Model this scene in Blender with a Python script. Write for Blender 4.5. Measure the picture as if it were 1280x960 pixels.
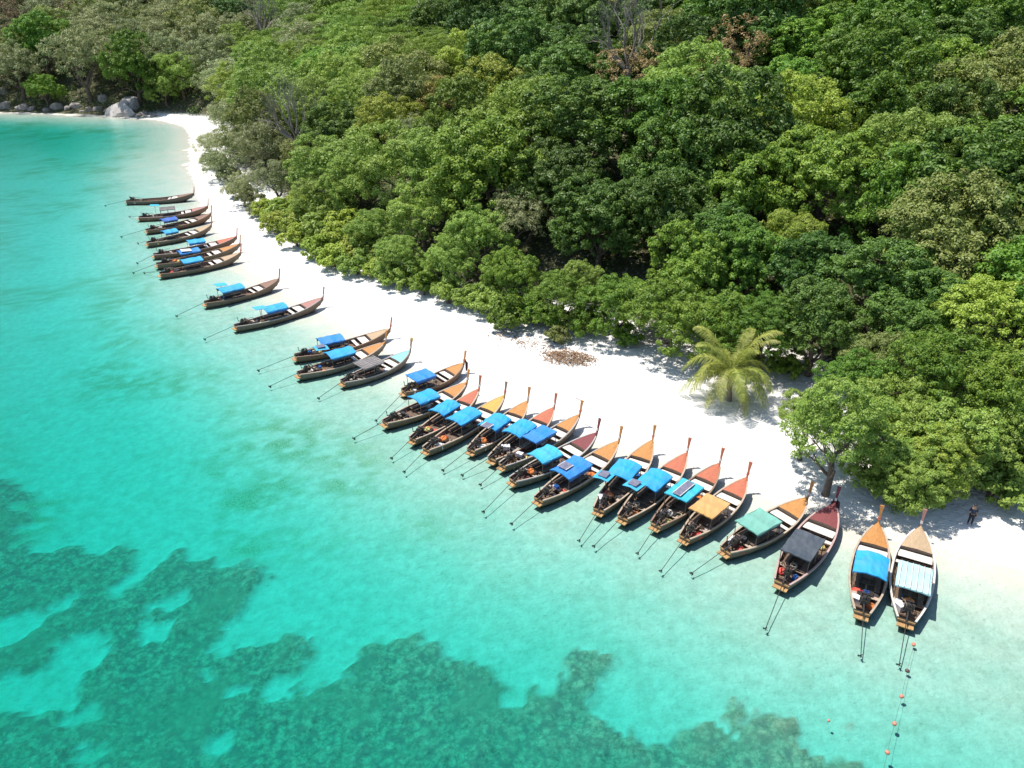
import bpy, math, random
import numpy as np
from mathutils import Vector, Matrix

# ------------------------------------------------------------------ scene, camera, light
for o in list(bpy.data.objects): bpy.data.objects.remove(o)
scene = bpy.context.scene
COL = scene.collection
R = math.radians
HFOV, PITCH, CAMH = 67.0, 27.0, 34.0
F = 640 / math.tan(R(HFOV / 2))
cam_d = bpy.data.cameras.new('camera'); cam = bpy.data.objects.new('camera', cam_d); COL.objects.link(cam)
cam.location = (0, 0, CAMH); cam.rotation_euler = (R(90 - PITCH), 0, 0)
cam_d.sensor_width = 36; cam_d.lens = 18 / math.tan(R(HFOV / 2)); cam_d.clip_start = 0.5; cam_d.clip_end = 6000
scene.camera = cam

SUN_EL, SHADOW_AZ = 69.0, -22.0            # shadows fall towards +X, a little towards the viewer
w = bpy.data.worlds.new('World'); scene.world = w; w.use_nodes = True
nt = w.node_tree; nt.nodes.clear()
sky = nt.nodes.new('ShaderNodeTexSky'); sky.sky_type = 'NISHITA'; sky.sun_disc = False
sx, sy = -math.cos(R(SHADOW_AZ)), -math.sin(R(SHADOW_AZ))
sky.sun_elevation = R(SUN_EL); sky.sun_rotation = math.atan2(sx, sy)
sky.air_density = 1.0; sky.dust_density = 0.6; sky.ozone_density = 1.0
bg = nt.nodes.new('ShaderNodeBackground'); bg.inputs[1].default_value = 0.15
wo = nt.nodes.new('ShaderNodeOutputWorld')
nt.links.new(sky.outputs[0], bg.inputs[0]); nt.links.new(bg.outputs[0], wo.inputs[0])
sl = bpy.data.lights.new('sun', 'SUN'); sl.energy = 4.8; sl.angle = R(0.5); sl.color = (1.0, 0.955, 0.88)
so = bpy.data.objects.new('sun', sl); COL.objects.link(so); so.location = (-60, 0, 120)
ld = Vector((-sx * math.cos(R(SUN_EL)), -sy * math.cos(R(SUN_EL)), -math.sin(R(SUN_EL))))
so.rotation_euler = ld.to_track_quat('-Z', 'Y').to_euler()
scene.view_settings.view_transform = 'Standard'; scene.view_settings.look = 'None'
scene.view_settings.exposure = 0.3; scene.view_settings.gamma = 1.0
try:
    scene.cycles.transparent_max_bounces = 16; scene.cycles.max_bounces = 4; scene.cycles.diffuse_bounces = 2; scene.cycles.volume_bounces = 0; scene.cycles.glossy_bounces = 2
    scene.cycles.caustics_reflective = False; scene.cycles.caustics_refractive = False
except Exception: pass

CP, SP = math.cos(R(PITCH)), math.sin(R(PITCH))
def at(u, v, z=0.0):                       # photograph pixel (1280x960) -> point at height z
    a, b, c = (u - 640) / F, 1.0, -(v - 480) / F
    dx, dy, dz = a, b * CP + c * SP, -b * SP + c * CP
    t = (z - CAMH) / dz
    return np.array([t * dx, t * dy, z])
def pix(P):                                # world -> photograph pixel
    P = np.asarray(P, float); y = P[..., 1]; z = P[..., 2] - CAMH
    d = y * CP - z * SP; up = y * SP + z * CP
    return 640 + F * P[..., 0] / d, 480 - F * up / d, d

# ------------------------------------------------------------------ helpers
rng = np.random.default_rng(7); random.seed(7)
def _hash(ix, iy, s):
    n = (ix * 374761393 + iy * 668265263 + s * 1442695041) & 0x7fffffff
    n = ((n ^ (n >> 13)) * 1274126177) & 0x7fffffff
    return ((n ^ (n >> 16)) & 0xffff) / 65535.0
def vnoise(x, y, s=0):
    x = np.asarray(x, float); y = np.asarray(y, float)
    ix, iy = np.floor(x).astype(np.int64), np.floor(y).astype(np.int64)
    fx, fy = x - ix, y - iy; fx = fx * fx * (3 - 2 * fx); fy = fy * fy * (3 - 2 * fy)
    a, b, c, d = _hash(ix, iy, s), _hash(ix + 1, iy, s), _hash(ix, iy + 1, s), _hash(ix + 1, iy + 1, s)
    return (a * (1 - fx) + b * fx) * (1 - fy) + (c * (1 - fx) + d * fx) * fy
def fbm(x, y, o=4, s=0):
    t, a, n = 0, .5, 0
    for i in range(o):
        t = t + a * vnoise(x * 2 ** i, y * 2 ** i, s + i); n += a; a *= .5
    return t / n
def poly_sd(px, py, poly):                 # signed distance, positive inside
    P = np.asarray(poly)[:, :2]; Q = np.roll(P, -1, 0)
    d2 = np.full(px.shape, 1e18); ins = np.zeros(px.shape, bool)
    for (ax, ay), (bx, by) in zip(P, Q):
        ex, ey = bx - ax, by - ay
        t = np.clip(((px - ax) * ex + (py - ay) * ey) / (ex * ex + ey * ey + 1e-12), 0, 1)
        d2 = np.minimum(d2, (px - ax - t * ex) ** 2 + (py - ay - t * ey) ** 2)
        c = (ay > py) != (by > py)
        with np.errstate(divide='ignore', invalid='ignore'):
            ins ^= c & (px < (bx - ax) * (py - ay) / (by - ay + 1e-30) + ax)
    return np.where(ins, 1, -1) * np.sqrt(d2)

def link(o, parent=None):
    COL.objects.link(o)
    if parent is not None: o.parent = parent
    return o
def tag(o, label=None, cat=None, group=None, kind=None):
    if label: o['label'] = label
    if cat: o['category'] = cat
    if group: o['group'] = group
    if kind: o['kind'] = kind
    return o
def empty(name, loc=(0, 0, 0), rz=0):
    o = bpy.data.objects.new(name, None); o.location = loc; o.rotation_euler = (0, 0, rz)
    o.empty_display_size = .3
    return link(o)
def mesh_np(name, V, Fq, mat=None, smooth=False, face_attr=None, pt_attr=None):
    me = bpy.data.meshes.new(name)
    V = np.asarray(V, np.float32); Fq = np.asarray(Fq, np.int32); k = Fq.shape[1]
    me.vertices.add(len(V)); me.vertices.foreach_set('co', V.ravel())
    me.loops.add(Fq.size); me.loops.foreach_set('vertex_index', Fq.ravel())
    me.polygons.add(len(Fq))
    me.polygons.foreach_set('loop_start', np.arange(0, Fq.size, k, dtype=np.int32))
    me.polygons.foreach_set('loop_total', np.full(len(Fq), k, np.int32))
    me.update(calc_edges=True)
    if smooth: me.polygons.foreach_set('use_smooth', np.ones(len(Fq), bool))
    for nme, arr in (face_attr or {}).items():
        a = me.attributes.new(nme, 'FLOAT', 'FACE'); a.data.foreach_set('value', np.asarray(arr, np.float32))
    for nme, arr in (pt_attr or {}).items():
        a = me.attributes.new(nme, 'FLOAT', 'POINT'); a.data.foreach_set('value', np.asarray(arr, np.float32))
    if mat: me.materials.append(mat)
    return me

class MB:                                  # collects simple solids into ONE mesh
    def __init__(s): s.v = []; s.f = []
    def add(s, v, f):
        b = len(s.v); s.v += [tuple(map(float, p)) for p in v]; s.f += [tuple(i + b for i in q) for q in f]; return s
    def box(s, c, d, rz=0, ry=0, rx=0, taper=1.0):
        x, y, z = d[0] / 2, d[1] / 2, d[2] / 2
        M = Matrix.Translation(Vector(c)) @ Matrix.Rotation(rz, 4, 'Z') @ Matrix.Rotation(ry, 4, 'Y') @ Matrix.Rotation(rx, 4, 'X')
        v = [M @ Vector(p) for p in [(-x, -y, -z), (x, -y, -z), (x, y, -z), (-x, y, -z), (-x * taper, -y * taper, z), (x * taper, -y * taper, z), (x * taper, y * taper, z), (-x * taper, y * taper, z)]]
        return s.add(v, [(3, 2, 1, 0), (4, 5, 6, 7), (0, 1, 5, 4), (1, 2, 6, 5), (2, 3, 7, 6), (3, 0, 4, 7)])
    def tube(s, pts, rad, n=6, cap=True):
        pts = [Vector(p) for p in pts]
        if not hasattr(rad, '__len__'): rad = [rad] * len(pts)
        v, f = [], []
        for i, p in enumerate(pts):
            d = (pts[min(i + 1, len(pts) - 1)] - pts[max(i - 1, 0)]).normalized()
            a = d.orthogonal() if abs(d.z) > .95 else Vector((0, 0, 1)).cross(d)
            a.normalize(); b = d.cross(a)
            v += [p + (a * math.cos(t) + b * math.sin(t)) * rad[i] for t in (2 * math.pi * k / n for k in range(n))]
        for i in range(len(pts) - 1):
            for k in range(n):
                k2 = (k + 1) % n; f.append((i * n + k, i * n + k2, (i + 1) * n + k2, (i + 1) * n + k))
        if cap: f.append(tuple(range(n - 1, -1, -1))); f.append(tuple(range((len(pts) - 1) * n, len(pts) * n)))
        return s.add(v, f)
    def grid(s, rows):                     # rows of equal-length points -> quads
        n = len(rows[0]); v = [p for r in rows for p in r]
        f = [(i * n + j, i * n + j + 1, (i + 1) * n + j + 1, (i + 1) * n + j) for i in range(len(rows) - 1) for j in range(n - 1)]
        return s.add(v, f)
    def mesh(s, name, mat=None, smooth=False):
        me = bpy.data.meshes.new(name); me.from_pydata(s.v, [], s.f); me.update()
        if smooth: me.polygons.foreach_set('use_smooth', [True] * len(me.polygons))
        if mat: me.materials.append(mat)
        return me
    def build(s, name, mat, parent=None, smooth=False):
        return link(bpy.data.objects.new(name, s.mesh(name, mat, smooth)), parent)
def obj(name, me, parent=None, mat=None):
    o = link(bpy.data.objects.new(name, me), parent)
    if mat:
        if not me.materials: me.materials.append(mat)
        o.material_slots[0].link = 'OBJECT'; o.material_slots[0].material = mat
    return o

# ------------------------------------------------------------------ materials
def newmat(name):
    m = bpy.data.materials.new(name); m.use_nodes = True; m.node_tree.nodes.clear()
    N = m.node_tree.nodes; L = m.node_tree.links
    out = N.new('ShaderNodeOutputMaterial'); return m, N, L, out
def mixc(N, L, fac, a, b):
    x = N.new('ShaderNodeMix'); x.data_type = 'RGBA'
    for i, val in ((0, fac), (6, a), (7, b)):
        if hasattr(val, 'is_linked') or hasattr(val, 'links'): L.new(val, x.inputs[i])
        else: x.inputs[i].default_value = val if i == 0 else (*val, 1)
    return x.outputs[2]
def noise(N, L, scale, detail=4, rough=.55, coord='Object', stretch=None):
    tc = N.new('ShaderNodeTexCoord'); n = N.new('ShaderNodeTexNoise')
    n.inputs['Scale'].default_value = scale; n.inputs['Detail'].default_value = detail; n.inputs['Roughness'].default_value = rough
    src = tc.outputs[coord]
    if stretch:
        mp = N.new('ShaderNodeMapping'); mp.inputs['Scale'].default_value = stretch; L.new(src, mp.inputs[0]); src = mp.outputs[0]
    L.new(src, n.inputs['Vector']); return n.outputs[0]
def ramp(N, L, src, lo, hi):
    r = N.new('ShaderNodeMapRange'); r.inputs[1].default_value = lo; r.inputs[2].default_value = hi; L.new(src, r.inputs[0]); return r.outputs[0]
def paint(name, c, c2=None, rough=.6, scale=3.0, bump=.15, wear=None, stretch=None, metal=0):
    m, N, L, out = newmat(name); b = N.new('ShaderNodeBsdfPrincipled'); L.new(b.outputs[0], out.inputs[0])
    c2 = c2 or tuple(k * .62 for k in c)
    n = noise(N, L, scale, 5, .65, stretch=stretch)
    col = mixc(N, L, ramp(N, L, n, .35, .68), c, c2)
    if wear:
        n2 = noise(N, L, scale * 3.1, 3, .6); col = mixc(N, L, ramp(N, L, n2, .60, .70), col, wear)
    L.new(col, b.inputs['Base Color']); b.inputs['Roughness'].default_value = rough; b.inputs['Metallic'].default_value = metal
    if bump:
        bp = N.new('ShaderNodeBump'); bp.inputs['Strength'].default_value = bump; bp.inputs['Distance'].default_value = .03
        L.new(noise(N, L, scale * 6, 4), bp.inputs['Height']); L.new(bp.outputs[0], b.inputs['Normal'])
    return m
def leafmat(name, c1, c2, trans=.3, var=.25, hue=.02):
    m, N, L, out = newmat(name)
    at_ = N.new('ShaderNodeAttribute'); at_.attribute_name = 'tint'
    col = mixc(N, L, at_.outputs['Fac'], c1, c2)
    oi = N.new('ShaderNodeObjectInfo'); h = N.new('ShaderNodeHueSaturation')
    mr = N.new('ShaderNodeMapRange'); mr.inputs[3].default_value = .493 - hue; mr.inputs[4].default_value = .495 + hue * .6
    L.new(oi.outputs['Random'], mr.inputs[0]); L.new(mr.outputs[0], h.inputs['Hue'])
    ml = N.new('ShaderNodeMath'); ml.operation = 'MULTIPLY'; ml.inputs[1].default_value = 7.31; L.new(oi.outputs['Random'], ml.inputs[0])
    fr = N.new('ShaderNodeMath'); fr.operation = 'FRACT'; L.new(ml.outputs[0], fr.inputs[0])
    mv = N.new('ShaderNodeMapRange'); mv.inputs[3].default_value = 1 - var; mv.inputs[4].default_value = 1 + var
    L.new(fr.outputs[0], mv.inputs[0]); L.new(mv.outputs[0], h.inputs['Value']); L.new(col, h.inputs['Color'])
    b = N.new('ShaderNodeBsdfPrincipled'); b.inputs['Roughness'].default_value = .5; b.inputs['Specular IOR Level'].default_value = .35
    L.new(h.outputs[0], b.inputs['Base Color'])
    t = N.new('ShaderNodeBsdfTranslucent'); L.new(mixc(N, L, .3, h.outputs[0], (.20, .36, .03)), t.inputs[0])
    mx = N.new('ShaderNodeMixShader'); mx.inputs[0].default_value = trans
    L.new(b.outputs[0], mx.inputs[1]); L.new(t.outputs[0], mx.inputs[2]); L.new(mx.outputs[0], out.inputs[0])
    return m
LEAF = {
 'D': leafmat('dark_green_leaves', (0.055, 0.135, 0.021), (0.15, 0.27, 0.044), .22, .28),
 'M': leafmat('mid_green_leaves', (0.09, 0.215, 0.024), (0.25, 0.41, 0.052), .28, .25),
 'L': leafmat('fresh_green_leaves', (0.2, 0.335, 0.045), (0.39, 0.53, 0.12), .32, .12, .010),
 'Y': leafmat('yellow_green_leaves', (0.25, 0.37, 0.035), (0.46, 0.56, 0.11), .32, .18),
 'O': leafmat('olive_leaves', (0.17, 0.225, 0.05), (0.33, 0.37, 0.11), .25, .25),
 'G': leafmat('grey_green_leaves', (0.21, 0.255, 0.105), (0.4, 0.43, 0.21), .25, .2),
 'S': leafmat('feathery_green_leaves', (0.13, 0.255, 0.026), (0.26, 0.39, 0.055), .3, .12),
 'F': leafmat('dry_orange_leaves', (.38, .25, .09), (.62, .45, .22), .2, .12, -.004),
 'K': leafmat('golden_brown_leaves', (.24, .21, .045), (.40, .34, .09), .25, .12, -.004),
 'T': leafmat('palm_leaves', (0.15, 0.22, 0.03), (0.5, 0.52, 0.13), .3, .12),
 'U': leafmat('undergrowth_leaves', (0.05, 0.11, 0.02), (0.15, 0.23, 0.05), .2, .0),
 'R': leafmat('reddish_dry_leaves', (.17, .10, .06), (.30, .20, .12), .2, .15),
}
BARK = paint('bark', (.17, .13, .10), (.08, .06, .045), .9, 4, .6)
GREYBARK = paint('pale_dead_wood', (.30, .265, .225), (.19, .165, .14), .9, 4, .4)

# ------------------------------------------------------------------ terrain
SHORE_PX = [(1280,716),(1230,703),(1180,690),(1120,678),(1060,662),(960,622),(850,578),(760,558),(650,520),(585,492),(520,462),(420,402),(360,372),(310,335),(280,303),(262,273),(250,245),(240,212),(241,178),(234,158),(200,150),(150,146),(80,143),(0,141)]
VEG_PX = [(1280,668),(1230,662),(1170,650),(1110,637),(1060,615),(1035,585),(1020,545),(1010,500),(975,470),(920,455),(860,440),(800,436),(740,420),(690,404),(640,392),(600,390),(540,372),(480,352),(420,325),(360,298),(335,280),(310,252),(282,226),(260,202),(256,180),(266,161),(250,151),(215,146),(150,142.5),(80,140),(0,138)]
shore = [at(u, v, 0)[:2] for u, v in SHORE_PX]; veg = [at(u, v, .9)[:2] for u, v in VEG_PX]
LAND = np.array([(2500, 20), (400, 26), (120, 36), (60, 39)] + [tuple(p) for p in shore] + [(-260, 268), (-420, 300), (-2500, 420), (-2500, 3000), (2500, 3000)])
VEG = np.array([(2500, 40), (400, 40), (120, 46), (60, 46)] + [tuple(p) for p in veg] + [(-260, 274), (-420, 307), (-2500, 430), (-2500, 3000), (2500, 3000)])
REEF_PX = [(-400,520),(-100,575),(0,603),(28,612),(48,650),(70,688),(170,694),(168,715),(148,738),(190,722),(228,704),(322,714),(326,735),(302,770),(275,812),(300,816),(386,804),(407,825),(386,848),(395,866),(430,866),(450,842),(470,816),(510,800),(552,812),(585,840),(620,846),(650,866),(690,862),(702,840),(738,828),(777,846),(770,870),(737,890),(760,905),(800,932),(838,942),(862,920),(900,912),(960,926),(1040,930),(1062,952),(1085,1010),(1080,1400),(-600,1400)]
HOLES_PX = [[(-30,845),(40,838),(74,810),(114,800),(122,818),(94,850),(90,882),(42,903),(-30,892)], [(78,908),(108,884),(116,890),(86,914)], [(276,926),(288,908),(292,912),(284,932)], [(203,755),(250,748),(258,756),(214,764)], [(60,755),(95,735),(105,742),(80,762)]]
REEF = np.array([at(u, v, -2.3)[:2] for u, v in REEF_PX]); HOLES = [np.array([at(u, v, -2.3)[:2] for u, v in h]) for h in HOLES_PX]
def terrain(x, y, full=False):
    x = np.asarray(x, float); y = np.asarray(y, float)
    wob = (fbm(x * .12, y * .12, 3, 3) - .5) * 1.6
    s = poly_sd(x, y, LAND) + wob * .6; sv = poly_sd(x, y, VEG) + wob
    d = -np.minimum(s, 0)
    depth = np.interp(d, [0, 3, 7, 12, 17, 25, 35, 60, 120, 400], [0, .10, .24, .38, .74, 1.65, 2.3, 2.9, 3.6, 7.0])
    depth = depth * (1 - .64 * np.clip((y - 55) / 110, 0, 1))
    sp = np.maximum(s, 0); beach = 1.25 * (1 - np.exp(-sp / 11))
    hv = np.maximum(sv - 3, 0); hill = 62 * (1 - np.exp(-.37 * hv / 62)) * np.clip(hv / 8, 0, 1)
    hill = hill * (1 + .22 * (fbm(x * .018, y * .018, 3, 11) - .5)) + (fbm(x * .06, y * .06, 3, 5) - .5) * 2.2 * np.clip(hv / 15, 0, 1)
    z = np.where(s > 0, beach + hill, -depth)
    if not full: return z
    rs = poly_sd(x, y, REEF)
    for h in HOLES: rs = np.minimum(rs, -poly_sd(x, y, h))
    rs = rs + (fbm(x * .5, y * .5, 5, 21) - .5) * 3.8 - np.clip((fbm(x * .22, y * .22, 4, 91) - .60) * 30, 0, 6) + (vnoise(x * 2.2, y * 2.2, 23) - .5) * .7
    reef = np.clip(rs / .45 + .4, 0, 1)
    # a few loose coral heads off the reef edge, and faint weed beds in the shallows
    lump = fbm(x * .9, y * .9, 4, 31); rngz = _hash((x * 37).astype(np.int64), (y * 37).astype(np.int64), 3)
    z = z + np.where(s > 0, 0, reef * (.06 + .22 * np.maximum(lump - .35, 0) * 2 + .18 * (vnoise(x * 1.7, y * 1.7, 9) ** 2) + .16 * rngz))
    z = z + np.where((s < -1), (fbm(x * .7, y * .7, 3, 41) - .5) * .10, 0)
    z = z + np.where((s > 0) & (sv < 3), (fbm(x * .8, y * .8, 3, 45) - .5) * .16 * np.clip(s / 4, 0, 1), 0)
    vg = np.clip((sv - 2.5) / 5 + .15, 0, 1)
    vg = np.where((y > 205) & (x < -98), np.maximum(vg, np.clip((-x - 98) / 15, 0, 1) * np.clip(s / 1.2 + .3, 0, 1)), vg)
    d01 = np.clip((d - 9) / 6, 0, 1) * np.clip((60 - d) / 25, 0, 1)
    wd = fbm(x * .16 + 3, y * .16, 5, 61) + .22 * (fbm(x * 1.1, y * 1.1, 3, 71) - .5)
    weed = 1.0 * d01 * np.clip((wd - .42) / .28, 0, 1) * np.clip((fbm(x * .9 + y * .5, y * 1.3 - x * .4, 4, 77) - .36) / .24, 0, 1) * (1 - reef) * np.clip((6 - x) / 18, .18, 1)
    return z, s, sv, reef, vg, weed
def lines(lo, hi, step, far, g=1.18):
    a = list(np.arange(lo, hi + step * .5, step)); b, st = a[-1], step
    while b < far: st *= g; b += st; a.append(b)
    b, st = a[0], step; pre = []
    while b > -far: st *= g; b -= st; pre.append(b)
    return np.array(pre[::-1] + a)
def lines2(segs, far, g=1.2):              # segs: (lo,hi,step) contiguous
    a = []
    for lo, hi, st in segs: a += list(np.arange(lo, hi - 1e-6, st))
    a.append(segs[-1][1]); b, st = a[-1], segs[-1][2]
    while b < far: st *= g; b += st; a.append(b)
    b, st = a[0], segs[0][2]; pre = []
    while b > -far: st *= g; b -= st; pre.append(b)
    return np.array(pre[::-1] + a)
gx = lines2([(-190, -48, 1.6), (-48, 42, .36), (42, 130, 1.6)], 2300); gy = lines2([(12, 76, .36), (76, 160, .8), (160, 300, 1.6)], 2300)
X, Y = np.meshgrid(gx, gy); Z, S_, SV, REEFM, VG, WEED = terrain(X, Y, True)
nx, ny = len(gx), len(gy); idx = np.arange(nx * ny).reshape(ny, nx)
quads = np.stack([idx[:-1, :-1], idx[:-1, 1:], idx[1:, 1:], idx[1:, :-1]], -1).reshape(-1, 4)
allV = np.stack([X, Y, Z], -1).reshape(-1, 3)

def ground_mat():
    m, N, L, out = newmat('sand_and_soil'); b = N.new('ShaderNodeBsdfPrincipled'); L.new(b.outputs[0], out.inputs[0])
    def attr(n): a = N.new('ShaderNodeAttribute'); a.attribute_name = n; return a.outputs['Fac']
    geo = N.new('ShaderNodeNewGeometry'); sep = N.new('ShaderNodeSeparateXYZ'); L.new(geo.outputs['Position'], sep.inputs[0])
    zc = sep.outputs[2]
    n1 = noise(N, L, .35, 5, .6); n2 = noise(N, L, 2.6, 5, .65); n3 = noise(N, L, 9, 3, .6)
    dry = mixc(N, L, ramp(N, L, n2, .35, .7), (.82, .80, .76), (.70, .675, .63)); dry = mixc(N, L, ramp(N, L, noise(N, L, .9, 7, .75), .50, .66), dry, (.64, .615, .57))
    n5 = noise(N, L, 1.3, 6, .75); bed = mixc(N, L, ramp(N, L, n5, .36, .66), (.57, .565, .48), (.42, .42, .345))
    wet = mixc(N, L, ramp(N, L, n1, .3, .7), (.70, .66, .58), (.64, .60, .51))
    zz = N.new('ShaderNodeMath'); zz.operation = 'MULTIPLY_ADD'; zz.inputs[1].default_value = .22; L.new(n1, zz.inputs[0]); L.new(zc, zz.inputs[2])
    c = mixc(N, L, ramp(N, L, zz.outputs[0], .20, .42), wet, dry)
    c = mixc(N, L, ramp(N, L, zc, -.03, -.22), c, bed)
    # weed film on the bed
    c = mixc(N, L, attr('weed'), c, mixc(N, L, ramp(N, L, n3, .4, .65), (.22, .28, .17), (.42, .46, .31)))
    # coral
    v1 = N.new('ShaderNodeTexVoronoi'); v1.inputs['Scale'].default_value = 2.4; tc = N.new('ShaderNodeTexCoord'); L.new(tc.outputs['Object'], v1.inputs['Vector'])
    n6 = noise(N, L, 2.2, 8, .8); cor = mixc(N, L, ramp(N, L, n6, .38, .62), (.13, .15, .11), (.40, .40, .28))
    cor = mixc(N, L, ramp(N, L, v1.outputs['Distance'], .45, .85), cor, (.17, .18, .145))
    cor = mixc(N, L, ramp(N, L, noise(N, L, .22, 4, .6), .45, .75), cor, (.25, .25, .17))
    c = mixc(N, L, attr('reef'), c, cor)
    # litter and soil under the trees
    lit = mixc(N, L, ramp(N, L, n3, .40, .62), (.085, .075, .035), (.04, .055, .018))
    va = N.new('ShaderNodeMath'); va.operation = 'MULTIPLY_ADD'; va.inputs[1].default_value = 1.1; va.inputs[2].default_value = -.55; L.new(n2, va.inputs[0])
    vs = N.new('ShaderNodeMath'); vs.operation = 'ADD'; L.new(va.outputs[0], vs.inputs[0]); L.new(attr('veg'), vs.inputs[1])
    c = mixc(N, L, ramp(N, L, vs.outputs[0], .55, .95), c, lit)
    L.new(c, b.inputs['Base Color']); b.inputs['Roughness'].default_value = .95; b.inputs['Specular IOR Level'].default_value = .1
    bp = N.new('ShaderNodeBump'); bp.inputs['Strength'].default_value = .9; bp.inputs['Distance'].default_value = .14
    rip = noise(N, L, 1.7, 4, .6, stretch=(1, 1.6, 1)); L.new(rip, bp.inputs['Height'])
    vf = N.new('ShaderNodeTexVoronoi'); vf.inputs['Scale'].default_value = 1.9; vf.inputs['Randomness'].default_value = 1; L.new(tc.outputs['Object'], vf.inputs['Vector'])
    bf = N.new('ShaderNodeBump'); bf.inputs['Strength'].default_value = .35; bf.inputs['Distance'].default_value = .10; L.new(ramp(N, L, vf.outputs['Distance'], .05, .30), bf.inputs['Height']); L.new(bp.outputs[0], bf.inputs['Normal'])
    bp = bf
    bp2 = N.new('ShaderNodeBump'); bp2.inputs['Strength'].default_value = .5; bp2.inputs['Distance'].default_value = .05
    L.new(n3, bp2.inputs['Height']); L.new(bp.outputs[0], bp2.inputs['Normal']); L.new(bp2.outputs[0], b.inputs['Normal'])
    return m
GROUND = ground_mat()
zq = Z.reshape(-1)[quads].min(1); svq = SV.reshape(-1)[quads].mean(1)
under = zq < 0; hillq = (~under) & (svq > 1.0); beachq = (~under) & ~hillq
for nm, msk in (('seabed', under), ('beach', beachq), ('hillside', hillq)):
    q = quads[msk]; u_, inv = np.unique(q, return_inverse=True)
    me = mesh_np(nm, allV[u_], inv.reshape(-1, 4), GROUND, True, pt_attr={'veg': VG.reshape(-1)[u_], 'reef': REEFM.reshape(-1)[u_], 'weed': WEED.reshape(-1)[u_]})
    tag(obj(nm, me), kind='structure')

# ------------------------------------------------------------------ water: a closed body with absorption
def water_mat():
    m, N, L, out = newmat('clear_sea_water')
    tr = N.new('ShaderNodeBsdfTransparent'); gl = N.new('ShaderNodeBsdfGlossy'); gl.inputs['Roughness'].default_value = .06
    fr = N.new('ShaderNodeFresnel'); fr.inputs['IOR'].default_value = 1.33
    bp = N.new('ShaderNodeBump'); bp.inputs['Strength'].default_value = .40; bp.inputs['Distance'].default_value = .13
    n1 = noise(N, L, 1.5, 5, .62, stretch=(1, 1.5, 1)); L.new(n1, bp.inputs['Height'])
    L.new(bp.outputs[0], gl.inputs['Normal']); L.new(bp.outputs[0], fr.inputs['Normal'])
    mx = N.new('ShaderNodeMixShader'); L.new(fr.outputs[0], mx.inputs[0]); L.new(tr.outputs[0], mx.inputs[1]); L.new(gl.outputs[0], mx.inputs[2])
    L.new(mx.outputs[0], out.inputs['Surface'])
    ab = N.new('ShaderNodeVolumeAbsorption'); ab.inputs['Density'].default_value = .78; ab.inputs['Color'].default_value = (.04, .912, .896, 1)
    L.new(ab.outputs[0], out.inputs['Volume'])
    return m
wb = MB(); wb.box((0, 800, -10), (4400, 2900, 20))
tag(wb.build('water', water_mat()), kind='structure')

def ht(x, y): return float(terrain(np.array([x]), np.array([y]))[0])
def place(u, v, hc):                       # ground spot whose point hc above the ground is seen at pixel u,v (ray march)
    a, c = (u - 640) / F, -(v - 480) / F
    dr = np.array([a, CP + c * SP, -SP + c * CP]); t = np.arange(20, 620, 1.5)
    for step in (1.5, .05):
        P = dr[None] * t[:, None]; P[:, 2] += CAMH
        hit = np.nonzero(P[:, 2] <= np.maximum(terrain(P[:, 0], P[:, 1]), -.3) + hc)[0]
        k = hit[0] if len(hit) else len(t) - 1
        t = np.arange(t[max(k - 1, 0)], t[k] + .05, .05)
    p = P[k]; return p[0], p[1], max(ht(p[0], p[1]), -.3)

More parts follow.
